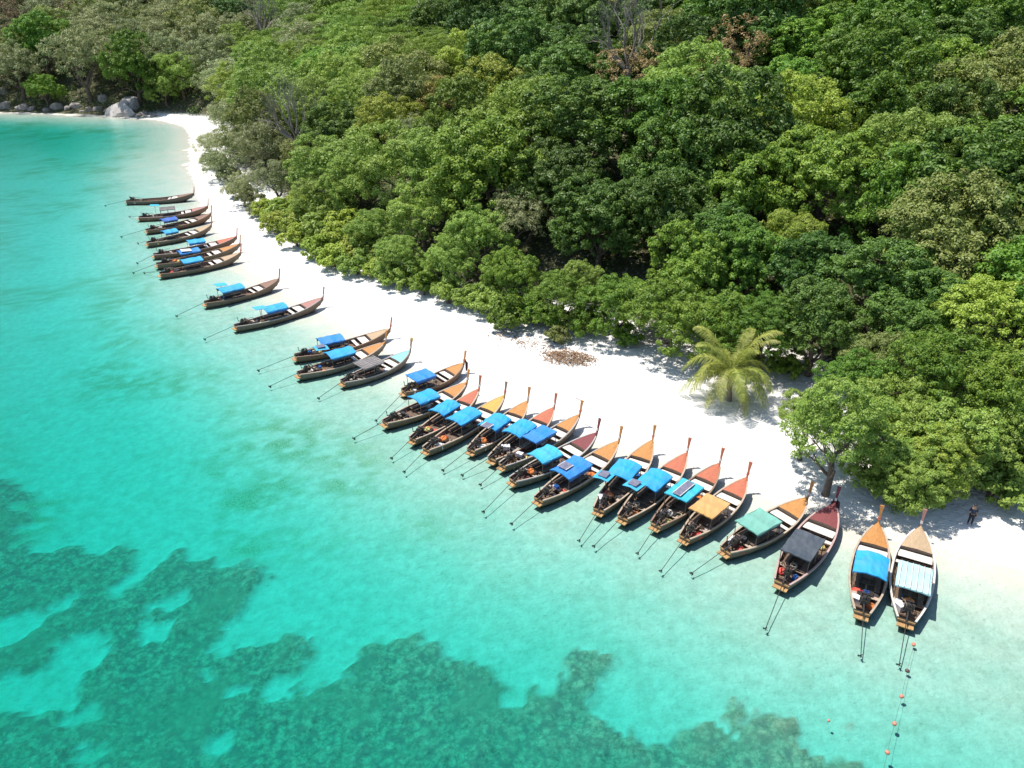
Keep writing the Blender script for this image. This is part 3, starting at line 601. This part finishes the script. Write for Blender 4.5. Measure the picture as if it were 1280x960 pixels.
BAND = paint('white_band', (.78, .72, .68), None, .7, 5, 0); RIBBON = paint('red_ribbon', (.55, .05, .07), (.7, .25, .08), .6, 9, 0); DARKCL = paint('dark_maroon_cloth', (.07, .02, .025), None, .8, 5, .3)
def lerp(a, b, t): return a + (b - a) * t
def hb(t): return .40 + .60 * math.sin(math.pi / 2 * t / .45) if t < .45 else (1 - ((t - .45) / .55) ** 3.0) * .96 + .04
def zg(t): return .54 + .07 * max(0, 1 - t / .28) ** 2 + .86 * max(0, (t - .36) / .64) ** 2.0
def zk(t): return -.38 + .22 * max(0, 1 - t / .2) ** 2 + 1.35 * max(0, (t - .66) / .34) ** 2.2
ST = [i / 22 for i in range(23)]
def station(t, L, B, n=6):
    h = hb(t) * B / 2; k, zz = zk(t), zg(t)
    prof = [(0, 0), (.42, .06), (.72, .22), (.90, .50), (.98, .8), (1, 1)]
    return [(t * L, h * a, lerp(k, zz, b)) for a, b in prof]
def boat(i, sp, bp, roofpx, rcol, deck, hull, rail, tail, label, B=2.25, rl=.29, panel=None, awn=None, extra=(), flat=False):
    S = at(*sp, .1); W = at(*bp, 1.42); d = (W - S)[:2]; L = float(np.hypot(*d)); rz = math.atan2(d[1], d[0])
    root = empty('longtail_boat', (S[0], S[1], 0), rz); tag(root, label, 'boat', 'longtail boats moored along the beach')
    def loc(P): q = np.asarray(P)[:2] - S[:2]; c, s = math.cos(rz), math.sin(rz); return np.array([q[0] * c + q[1] * s, -q[0] * s + q[1] * c, P[2]])
    # hull shell
    m = MB(); rows = []
    for t in ST:
        r_ = station(t, L, B); rows.append([(x, -y, z) for x, y, z in r_[::-1]] + r_[1:])
    m.grid(rows); m.add(rows[0], [tuple(range(len(rows[0])))]); m.build('hull', HULL[hull], root, True)
    li = MB(); rows = []
    for t in [.03 + .80 * k / 14 for k in range(15)]:
        h = hb(t) * B / 2 - .05; fz = max(.14, zk(t) + .2); rows.append([(t * L, -h, zg(t) - .01), (t * L, -h * .82, fz), (t * L, 0, fz), (t * L, h * .82, fz), (t * L, h, zg(t) - .01)])
    li.grid(rows[:]); li.add([rows[0][k] for k in range(5)], [(0, 1, 2, 3, 4)]); li.add([rows[-1][k] for k in range(5)], [(4, 3, 2, 1, 0)])
    lo = li.build('lining', INNER, root)
    rb = MB()
    for k in range(9):
        t = .10 + .068 * k; h = hb(t) * B / 2 - .05; fz = max(.14, zk(t) + .2)
        rb.tube([(t * L, -h * .99, zg(t) - .05), (t * L, -h * .80, fz + .04), (t * L, h * .80, fz + .04), (t * L, h * .99, zg(t) - .05)], .035, 4)
    rb.build('ribs', RAIL['brown'], lo)
    for sd in (-1, 1):
        m = MB(); rr = []
        for t in ST[:-1]:
            h = hb(t) * B / 2; z = zg(t); a, b_ = h - .075, h + .045
            rr.append([(t * L, sd * a, z + .035), (t * L, sd * b_, z + .035), (t * L, sd * b_, z - .05), (t * L, sd * a, z - .05), (t * L, sd * a, z + .035)])
        m.grid(rr); m.add(rr[0][:4], [(0, 1, 2, 3)]); m.build('gunwale', RAIL[rail], root)
    # foredeck, coaming, stem post
    m = MB(); rr = []
    for k in range(9):
        t = .76 + .235 * k / 8; h = hb(t) * B / 2 - .05; z = zg(t) + .01
        rr.append([(t * L, -h, z), (t * L, -h * .5, z + .05), (t * L, 0, z + .07), (t * L, h * .5, z + .05), (t * L, h, z)])
    m.grid(rr); fd = m.build('foredeck', DECK[deck], root, True)
    h = hb(.76) * B / 2 - .05; m = MB(); z = zg(.76)
    m.grid([[(.758 * L, -h, z + .035), (.758 * L, 0, z + .10), (.758 * L, h, z + .035)], [(.758 * L, -h * .95, z - .28), (.758 * L, 0, z - .26), (.758 * L, h * .95, z - .28)]]); m.build('coaming', HULL[0], fd)
    m = MB(); zt = zg(1.0); pts = [(.94 * L, zk(.94) - .05, .06, .10), (.985 * L, zt - .35, .06, .10), (1.0 * L, zt + .06, .05, .08), (1.0 * L + .07, zt + .38, .055, .07), (1.0 * L + .17, zt + .9, .095, .055), (1.0 * L + .24, zt + 1.22, .135, .05)]
    rr = [[(x - k_, -w_, z), (x + k_, -w_, z), (x + k_, w_, z), (x - k_, w_, z), (x - k_, -w_, z)] for x, z, w_, k_ in pts]
    m.grid(rr); m.add(rr[-1][:4], [(0, 1, 2, 3)]); pp = m.build('prow_post', DECK[deck] if deck in ('orange', 'red', 'maroon', 'rosy') else RAIL['brown'] if deck != 'tan' else DECK['rosy'], root)
    m = MB(); m.box((1.0 * L + .055, 0, zt + .27), (.20, .15, .20), ry=.2); m.build('ribbon_band', BAND if i % 3 else RIBBON, pp)
    # boards and benches
    for (t0, t1, dz) in ((.66, .745, .10), (.60, .635, .16)):
        m = MB(); ta = (t0 + t1) / 2; ww = (hb(ta) * B - .22)
        np_ = max(1, int(round((t1 - t0) * L / .3)))
        for k in range(np_): m.box(((t0 + (t1 - t0) * (k + .5) / np_) * L, 0, zg(ta) - dz), ((t1 - t0) * L / np_ - .02, ww, .04))
        m.build('bow_boards' if t0 > .65 else 'thwart', WHITEB, root)
    m = MB(); m.box((.20 * L, 0, zg(.2) - .13), (.28, hb(.2) * B - .16, .05)); m.build('thwart', RAIL['pale'], root)
    m = MB(); m.box((-.12, 0, .22), (.46, hb(0) * B * .92, .07)); m.box((.0, 0, .46), (.10, hb(0) * B * .98, .10)); m.build('stern_platform', PLAT, root)
    # canopy
    if rcol:
        zr = 1.62; c = loc(at(*roofpx, zr + .1)); t_ = min(max(c[0] / L, .24), .56); tx = t_ * L; hl = rl * L / 2; hw = min(B * .435, .98)
        arch = .03 if flat else .20; m = MB(); rr = []; g_ = random.Random(i)
        for a in range(7):
            xx = tx - hl + 2 * hl * a / 6; sag = -.06 * math.sin(math.pi * (a % 3) / 3); row = []
            for k in range(9):
                yy = -hw + 2 * hw * k / 8; row.append((xx, yy, zr + arch * (1 - (yy / hw) ** 2) + sag + g_.uniform(-.03, .03)))
            rr.append(row)
        m.grid(rr); m.grid([[(x, y, z - .03) for x, y, z in r_][::-1] for r_ in rr])
        for r_ in (rr[0], rr[-1]): m.grid([r_, [(x, y, z - .09) for x, y, z in r_]])
        for k in (0, -1): m.grid([[r_[k] for r_ in rr], [(x, y * 1.01, z - .12) for x, y, z in (r_[k] for r_ in rr)]])
        cn = m.build('canopy', ROOF[rcol], root)
        for sd in (-1, 1):
            for fx in (-.92, 0, .92):
                m = MB(); xx = tx + fx * hl; m.tube([(xx, sd * min(hw * .97, hb(xx / L) * B / 2 - .08), zg(xx / L) - .3), (xx, sd * hw * .95, zr + .0)], .028, 5); m.build('post', POSTM, cn)
            if rcol not in ('grey', 'slate', 'pale', 'orange'):
                m = MB(); top = [(tx - hl * .9 + 1.8 * hl * a / 8, sd * (hw * .955 + .02 * (a % 2)), zr - .02) for a in range(9)]
                m.grid([top, [(x, y + sd * .02, z - g_.uniform(.28, .36)) for x, y, z in top]]); m.build('rolled_curtain', CURT if i % 4 else ROOF['deep'], cn)
        if rcol == 'pale' or rcol == 'grey':
            for k in range(6):
                m = MB(); m.box((tx, -hw + 2 * hw * (k + .5) / 6, zr + arch * (1 - (((k + .5) / 3 - 1)) ** 2) + .035), (2 * hl, .04, .04)); m.build('batten', RAIL['white' if rcol == 'pale' else 'grey'], cn)
        if panel:
            m = MB(); m.box((tx + panel[0], panel[1], zr + arch * .9 + .08), (panel[2], panel[3], .03)); m.build('roof_panel', PANEL, cn)
            m = MB()
            for sd in (-1, 1): m.box((tx + panel[0], panel[1] + sd * (panel[3] / 2 + .03), zr + arch * .9 + .08), (panel[2], .05, .05))
            m.build('panel_frame', BAND, cn)
        m = MB()   # benches under the canopy
        for sd in (-1, 1): m.box((tx, sd * hw * .62, .52), (2 * hl * .95, .32, .05)); m.box((tx, sd * hw * .62, .36), (2 * hl * .9, .05, .28))
        m.build('side_benches', INNER, root)
    if awn:
        c = loc(at(*awn[0], 1.9)); m = MB(); a_ = .62; rr = [[(c[0] + a_ * 1.1 * (p - 1), c[1] + a_ * (q - 1), 1.9 + .10 * (1 - (q - 1) ** 2) - .06 * p) for q in range(3)] for p in range(3)]
        m.grid(rr); m.grid([[(x, y, z - .03) for x, y, z in r_][::-1] for r_ in rr]); aw = m.build('stern_awning', ROOF[awn[1]], root)
        m = MB(); m.tube([(c[0], c[1] * .5, .3), (c[0], c[1], 1.93)], .03, 5); m.build('awning_pole', POSTM, aw)
        if awn[2]: m = MB(); m.box((c[0], c[1], 2.03), (.8, .7, .03)); m.build('roof_panel', PANEL, aw)
    # engine on its pivot and the long propeller shaft
    ex = .055 * L + .12; ez = zg(.05) + .22; e = MB(); e.box((ex + .22, 0, ez), (.62, .36, .34), taper=.9).box((ex + .50, 0, ez + .08), (.12, .46, .46)).box((ex + .16, .05, ez + .25), (.34, .22, .2), taper=.8)
    e.tube([(ex + .05, -.2, ez + .1), (ex + .05, -.2, ez + .46)], .09, 8); e.tube([(ex + .2, .2, ez + .05), (ex - .2, .28, ez + .1), (ex - .25, .28, ez + .55)], .045, 6)
    e.tube([(ex + .1, 0, .35), (ex + .1, 0, ez)], .07, 6); en = e.build('engine', METAL, root)
    m = MB(); m.tube([(ex + .5, 0, ez + .1), (ex + 1.1, .05, ez + .24), (ex + 1.5, .06, ez + .2)], .028, 5); m.build('tiller', STEEL, en)
    g_ = random.Random(900 + i); m = MB()
    for k in range(5):
        p = [(ex + g_.uniform(-.1, .5), g_.uniform(-.3, .3), ez + g_.uniform(-.2, .3)) for _ in range(2)]; x0 = g_.uniform(.3, 1.6)
        m.tube([p[0], (ex + x0 * .5, g_.uniform(-.5, .5), ez + .25), (ex + x0, g_.uniform(-.45, .45), .45), (ex + x0 + .3, g_.uniform(-.4, .4), .32)], .03, 5)
    m.build('hoses', METAL if i % 2 else RAIL['brown'], en)
    m = MB(); m.box((ex + 1.35, -.30, .40), (.42, .30, .34)).box((ex + 1.25, .34, .34), (.34, .26, .26)); m.tube([(ex + 1.05, -.1, .3), (ex + 1.05, -.1, .52)], .13, 9); m.build('engine_tank', METAL, en)
    te = loc(at(*tail, .02)); te[2] = .03; q = Vector(te); o_ = Vector((ex - .05, 0, ez - .06)); dr = (q - o_).normalized()
    m = MB(); m.tube([o_, o_ + dr * .8], .055, 6); m.tube([o_ + dr * .7, q], .025, 6); sh = m.build('propeller_shaft', STEEL, root)
    m = MB(); sdv = dr.orthogonal().normalized(); s2 = dr.cross(sdv)
    for k in range(3):
        a = 2 * math.pi * k / 3; v_ = sdv * math.cos(a) + s2 * math.sin(a); w_ = dr.cross(v_)
        m.add([q, q + v_ * .11 + w_ * .07 + dr * .03, q + v_ * .2, q + v_ * .11 - w_ * .07 - dr * .03], [(0, 1, 2, 3)])
    m.tube([q - dr * .06, q + dr * .08], [.05, .03], 6); m.box(q - dr * .12 - Vector((0, 0, .12)), (.16, .02, .22), rz=math.atan2(dr.y, dr.x)); m.build('propeller', STEEL, sh)
    if 'garland' in extra:
        m = MB(); zt = zg(1.0); m.tube([(1.0 * L + .12, 0, zt + .3), (1.0 * L + .20, -.14, zt - .05), (1.0 * L + .14, -.22, zt - .5), (1.0 * L + .1, -.2, zt - .85)], [.10, .15, .13, .07], 7); m.tube([(1.0 * L + .1, .1, zt + .2), (1.0 * L + .1, .2, zt - .2), (1.0 * L, .2, zt - .5)], [.08, .11, .05], 6); m.build('prow_cloth', DARKCL, pp)
    if 'cross' in extra:
        m = MB(); m.tube([(1.0 * L + .22, -.30, zg(1) + 1.16), (1.0 * L + .22, .75, zg(1) + 1.18)], .035, 5); m.build('crossbar', RAIL['brown'], pp)
    if 'tip' in extra:
        m = MB(); m.box((1.0 * L + .22, 0, zg(1) + 1.06), (.13, .29, .40), ry=.2); m.build('post_tip', DECK['yellow'], pp)
    return root, L, B, S, rz, loc
# (stern px, bow px, canopy px, canopy colour, deck, hull, rail, propeller px, label, options)
BOATS = [
 ((159,254),(242.5,241),None,None,'brown',3,'brown',(131,257),'dark longtail boat without a canopy, farthest along the beach',dict(B=2.5)),
 ((174,275),(260,257),(209,261),'grey','rosy',1,'pink',(162,271),'longtail boat with grey flat canopy and rosy bow beside the canopyless boat',dict(B=2.4,rl=.22,flat=True,awn=((193,256),'cyan',False))),
 ((184,291),(264,266),(216,276),'deep','brown',1,'brown',(151,296),'brown longtail boat with deep blue canopy next to the grey-canopied rosy boat',dict(B=2.4,rl=.22)),
 ((185,307),(264.5,280),(218,291),'azure','tan',0,'pale',(172,304),'longtail boat with small azure canopy, between the deep blue canopied boat and three moored abreast',dict(B=2.4,rl=.2)),
 ((193,322),(296,295),(250,306),'azure','red',1,'pink',(171,329),'longtail boat with red-brown bow and small white awning, one of three moored abreast',dict(B=2.3,rl=.2,awn=((232,312),'white',False))),
 ((197,334),(300,304),(242,318),'blue','orange',0,'brown',(166,341),'longtail boat with orange deck, in the middle of three moored abreast',dict(B=2.3,rl=.24)),
 ((201,346),(301,315),(243,327),'azure','tan',0,'brown',(180,341),'longtail boat with tan deck and brown rails, outermost of three moored abreast',dict(B=2.3,rl=.24)),
 ((257.5,382.5),(349,347.5),(296,364),'azure','brown',0,'brown',(220,395),'longtail boat moored alone with long azure canopy and brown deck',dict(rl=.30,awn=((275,355),'cyan',False))),
 ((295,412),(404,371),(350,388),'azure','rosy',0,'grey',(255,424),'longtail boat moored alone with azure canopy, rosy brown bow and pale stern awning',dict(rl=.24,awn=((324,384),'sky',False))),
 ((370,450),(488,410),(418,428),'blue','tan',1,'brown',(322,463),'longtail boat with tan deck moored close beside an orange-decked boat',dict(rl=.24,awn=((401,434),'sky',True))),
 ((374,472),(482,427),(427,441),'azure','orange',2,'pale',(336.5,483),'longtail boat with orange deck and azure canopy beside the grey board-roofed boat',dict(rl=.28)),
 ((429,482),(513,437),(467,455),'grey','cyan',2,'grey',(397.5,498),'longtail boat with grey board roof, pale cyan bow and yellow prow tip',dict(B=2.3,rl=.30,flat=True,extra=('tip',))),
 ((505,494),(580,453),(537,474),'blue','orange',1,'brown',(470,526),'short longtail boat with blue canopy and dark cloth on its prow',dict(rl=.32,flat=True,extra=('garland',))),
 ((482,533),(584,477),(535,497),'azure','orange',1,'pale',(441.5,548),'blue-canopied longtail boat with orange deck next to the short cloth-draped boat',dict(rl=.25)),
 ((516,554),(599,485),(556,508),'azure','red',1,'pale',(489,573),'blue-canopied longtail boat with red-brown deck between orange-decked and yellow-decked boats',dict(B=1.95,rl=.26)),
 ((533,567),(631,493),(586,521),'azure','yellow',1,'pale',(505,590),'blue-canopied longtail boat with bright yellow deck and red post',dict(B=2.1,rl=.27)),
 ((589,568),(660,500),(622,527),'azure','orange',0,'pale',(553,588),'blue-canopied longtail boat with orange deck next to the bright yellow-decked boat',dict(B=2.1,rl=.28,panel=(-1.2,-.1,.8,.7))),
 ((615,579),(693,508),(655,536),'azure','red',0,'pale',(577,594),'blue-canopied longtail boat with red-brown deck beside the boat with a crossbar prow',dict(B=2.1,rl=.28)),
 ((628,587),(725,517),(683,545),'blue','orange',0,'grey',(600,606),'blue-canopied longtail boat with a crossbar on its tall prow post',dict(B=1.9,rl=.27,flat=True,extra=('cross',))),
 ((641,606),(746.5,540),(688,570),'sky','maroon',3,'grey',(604,640),'longtail boat with light blue canopy and maroon deck',dict(B=2.2,rl=.24)),
 ((673,630),(774,550),(717,584),'blue','orange',1,'pale',(639,655),'longtail boat with grey panel on blue canopy beside the maroon-decked light blue canopied boat',dict(B=2.2,rl=.29,panel=(-.45,.2,.9,.75))),
 ((748,643),(816,549),(787,588),'azure','orange',1,'pale',(724,676),'longtail boat with azure canopy, stern awning and orange deck tied beside a red-decked boat',dict(B=2.2,rl=.25,awn=((755,594),'sky',True))),
 ((778,653),(859,565),(824,601),'azure','red',1,'pale',(742,683),'longtail boat with azure canopy and red deck beside the striped cyan canopied boat',dict(B=2.15,rl=.27,awn=((793,605),'sky',True))),
 ((819,662),(900,578),(863,614),'cyan','red',0,'brown',(797,692),'longtail boat with cyan canopy carrying a white-edged grey panel along it',dict(B=2.1,rl=.28,flat=True,panel=(0,.05,2.1,.55))),
 ((855,678),(934,596),(890,632),'orange','red',1,'pale',(826,714),'longtail boat with flat orange canopy and red deck',dict(B=2.15,rl=.29,flat=True)),
 ((906,694),(1010,621),(957,655),'green','orange',0,'pale',(864,717),'longtail boat with sea-green canopy and orange deck',dict(B=2.3,rl=.30,flat=True)),
 ((976,735),(1044,628),(1012,682),'slate','maroon',0,'pink',(957,786),'longtail boat with dark slate roof, maroon deck and cloth-draped prow',dict(B=2.5,rl=.30,flat=True,extra=('garland',))),
 ((1076,772),(1098,652),(1087,704),'azure','orange',2,'pale',(1076,820),'longtail boat with arched bright blue canopy beside the pale-roofed boat',dict(B=2.25,rl=.27)),
 ((1131,782),(1151,657),(1141,719),'pale','tan',3,'white',(1124,831),'longtail boat with pale blue ribbed roof and pale tan bow',dict(B=2.5,rl=.29,flat=True)),
]
CARGO = {}
def cargo_init():
    def bag(c1, c2, nm): me = ico_np(hash(nm) % 97, 2, .5, (.28, .22, .15), 1.6); me.materials.append(paint(nm, c1, c2, .8, 6, .2)); return me
    CARGO['red life jacket'] = ('life_jacket', bag((.55, .05, .05), (.62, .12, .06), 'red_nylon'), 'life jacket')
    CARGO['orange life jacket'] = ('life_jacket', bag((.70, .22, .04), (.5, .12, .04), 'orange_nylon'), 'life jacket')
    CARGO['black bag'] = ('bag', bag((.03, .03, .035), (.08, .07, .07), 'black_canvas'), 'bag')
    CARGO['yellow sack'] = ('sack', bag((.62, .52, .16), (.5, .42, .2), 'yellow_sacking'), 'sack')
    CARGO['white sack'] = ('sack', bag((.72, .68, .62), (.55, .5, .45), 'white_sacking'), 'sack')
    m = MB(); m.box((0, 0, .17), (.36, .26, .30), taper=.93); m.tube([(.08, 0, .32), (.08, 0, .40)], .05, 8); m.box((-.07, 0, .36), (.16, .04, .04)); CARGO['blue fuel can'] = ('fuel_can', m.mesh('fuel_can', paint('blue_plastic', (.03, .14, .45), None, .4, 4, 0)), 'can')
    m = MB(); m.box((0, 0, .17), (.62, .40, .34), taper=1.04); m.box((0, 0, .37), (.66, .44, .06)); CARGO['white cooler box'] = ('cooler_box', m.mesh('cooler_box', paint('white_plastic', (.78, .78, .76), (.62, .6, .58), .4, 3, 0)), 'box')
    m = MB()
    for k in range(5): m.tube([((.24 - .015 * k) * math.cos(a), (.24 - .012 * k) * math.sin(a), .04 + .05 * k) for a in [2 * math.pi * j / 14 for j in range(15)]], .03, 5)
    CARGO['coiled rope'] = ('rope_coil', m.mesh('rope_coil', paint('pale_rope', (.55, .46, .32), None, .9, 9, .3)), 'rope')
    m = MB(); m.tube([(0, 0, 0), (0, 0, .3)], [.13, .17], 10); m.tube([(0, 0, .29), (0, 0, .31)], [.185, .185], 10); CARGO['dark bucket'] = ('bucket', m.mesh('bucket', paint('dark_plastic', (.05, .05, .06), None, .5, 4, 0)), 'bucket')
cargo_init()
SHORTD = ['canopyless dark boat','grey-canopied rosy boat','deep blue canopied brown boat','small azure canopied boat','red-bowed boat moored abreast','middle boat of three abreast','tan-decked boat moored abreast','lone brown-decked boat','lone rosy-bowed boat','tan-decked boat with awning','orange-decked boat by grey roof','grey board-roofed boat','short cloth-draped boat','orange-decked boat by short boat','red-decked boat beside yellow deck','yellow-decked boat','orange-decked boat by yellow deck','red-decked boat by crossbar prow','crossbar-prow boat','maroon-decked light blue boat','boat with grey roof panel','azure boat with stern awning','red-decked azure boat','striped cyan canopied boat','orange-canopied boat','sea-green canopied boat','slate-roofed maroon boat','arched blue canopied boat','pale ribbed-roof boat']
for i, (a, b, c, rc, dk, hl, rlc, tl, lab, op) in enumerate(BOATS):
    root, L, B, S, rz, loc = boat(i, a, b, c, rc, dk, hl, rlc, tl, lab, **op)
    kinds = list(CARGO); n = 3 if i < 9 else 7; rr = random.Random(50 + i)
    pick = rr.sample(kinds, n - 1) + (['red life jacket'] if i in (13, 15, 16, 18, 20) else ['black bag'])
    pos = [(.13, -.25), (.15, .28), (.25, -.28), (.25, .22), (.53, .18), (.58, -.25), (.205, 0)]; rr.shuffle(pos)
    used = set()
    for kd, (t, yf) in zip(pick, pos):
        if kd in used: continue
        used.add(kd); nm, me, ct = CARGO[kd]; fz = max(.14, zk(t) + .2) + (.12 if nm in ('life_jacket', 'bag', 'sack') else .0)
        if t == .205: fz = zg(.2) - .10 + (.1 if nm in ('life_jacket', 'bag', 'sack') else 0)
        lx, ly = t * L, yf * hb(t) * B; o = obj(nm, me); s = 1.25 if nm in ('life_jacket', 'bag', 'sack') else 1.0
        o.location = (S[0] + lx * math.cos(rz) - ly * math.sin(rz), S[1] + lx * math.sin(rz) + ly * math.cos(rz), fz); o.rotation_euler = (0, 0, rr.uniform(0, 3)); o.scale = (s * rr.uniform(.9, 1.2),) * 3
        tag(o, f'{kd} lying in the {SHORTD[i]}', ct)

# ------------------------------------------------------------------ float line, person
FLOAT = paint('orange_float', (.72, .26, .16), (.55, .18, .12), .45, 5, 0); DFLOAT = paint('dark_float', (.12, .06, .05), None, .5, 5, 0); ROPE = paint('wet_rope', (.10, .07, .06), None, .8, 8, 0)
fp = [(1142,806),(1134,839),(1127,871),(1118,905),(1109,941),(1102,975)]; P = [at(u, v, 0) for u, v in fp]
pts = [at(1136, 782, .5)]
for a, b in zip(P[:-1], P[1:]):
    for k in range(4): t = k / 4; p = a * (1 - t) + b * t; pts.append((p[0] + .015 * math.sin(k * 2.1), p[1], .012))
m = MB(); m.tube(pts[1:], .007, 5); tag(m.build('float_rope', ROPE), 'thin dark rope of the float line running out from the pale-roofed boat', 'rope')
for i, p in enumerate(P[:-1]):
    m = MB(); m.tube([(-.17, 0, 0), (-.13, 0, 0), (-.06, 0, 0), (.06, 0, 0), (.13, 0, 0), (.17, 0, 0)], [.05, .12, .15, .15, .12, .05], 10)
    o = m.build('float', DFLOAT if i == 1 else FLOAT, None, True); o.location = (p[0], p[1], .03); o.rotation_euler = (0, 0, 1.2 + i); o.scale = (.72,) * 3
    tag(o, 'dark float on the rope line' if i == 1 else 'small orange float on the rope line in shallow water', 'float', None if i == 1 else 'orange floats on the rope')
x, y, z = at(1035, 904, -.2); m = MB(); m.tube([(-.12, 0, 0), (-.06, 0, 0), (.06, 0, 0), (.12, 0, 0)], [.05, .12, .12, .05], 8); o = m.build('float', FLOAT, None, True); o.location = (x, y, .0); o.scale = (.6,) * 3; tag(o, 'single orange float drifting apart from the rope line', 'float')

# person in dark clothes under the trees
px, py, pz = place(1212, 655, .1)
pr = empty('person', (px, py, pz + .005), R(-110)); tag(pr, 'person in dark blue clothes standing on the sand at the tree shade', 'person')
def skinned(name, J, E, mat, root=0):
    me = bpy.data.meshes.new(name); me.from_pydata([j[0] for j in J], E, []); o = link(bpy.data.objects.new(name, me), pr)
    md = o.modifiers.new('skin', 'SKIN'); sk = me.skin_vertices[0] if me.skin_vertices else None
    if sk is None: me.skin_vertices.new() if hasattr(me.skin_vertices, 'new') else None
    try:
        for k, (_, r_) in enumerate(J): me.skin_vertices[0].data[k].radius = (r_, r_ if not isinstance(r_, tuple) else r_[1])
        me.skin_vertices[0].data[root].use_root = True
    except Exception as ex: print('skin', ex)
    s2 = o.modifiers.new('sub', 'SUBSURF'); s2.levels = 2; s2.render_levels = 2; me.materials.append(mat)
    return o
SKIN = paint('skin', (.36, .21, .14), (.30, .17, .11), .6, 8, 0); NAVY = paint('navy_shirt', (.012, .02, .05), (.02, .03, .07), .85, 6, .2); TROU = paint('dark_trousers', (.015, .018, .03), None, .85, 6, .2); HAIR = paint('black_hair', (.012, .01, .009), None, .5, 8, 0)
body = [((0,0,.92),.13),((0,0,1.12),.12),((0,0,1.34),.14),((0,0,1.48),.06),((.01,0,1.58),.085),((.01,0,1.68),.085),
        ((0,.18,1.38),.06),((.0,.24,1.12),.042),((.08,.22,.90),.035),((.12,.21,.80),.03),((0,-.18,1.38),.06),((.0,-.25,1.12),.042),((.05,-.24,.88),.035),((.08,-.23,.78),.03),
        ((0,.09,.84),.085),((.03,.10,.47),.058),((0,.11,.09),.04),((.13,.12,.035),.035),((0,-.09,.84),.085),((.0,-.11,.47),.058),((-.05,-.12,.09),.04),((.08,-.13,.035),.035)]
E_ = [(0,1),(1,2),(2,3),(3,4),(4,5),(2,6),(6,7),(7,8),(8,9),(2,10),(10,11),(11,12),(12,13),(0,14),(14,15),(15,16),(16,17),(0,18),(18,19),(19,20),(20,21)]
skinned('body', body, E_, SKIN)
skinned('shirt', [(body[k][0], body[k][1] * 1.22) for k in (0,1,2,6,7,10,11)], [(0,1),(1,2),(2,3),(3,4),(2,5),(5,6)], NAVY)
skinned('trousers', [(body[k][0], body[k][1] * 1.28) for k in (0,14,15,16,18,19,20)], [(0,1),(1,2),(2,3),(0,4),(4,5),(5,6)], TROU)
hm = ico_np(61, 2, .12, (.105, .098, .10)); hm.materials.append(HAIR); o = obj('hair', hm, pr); o.location = (-.015, 0, 1.67)
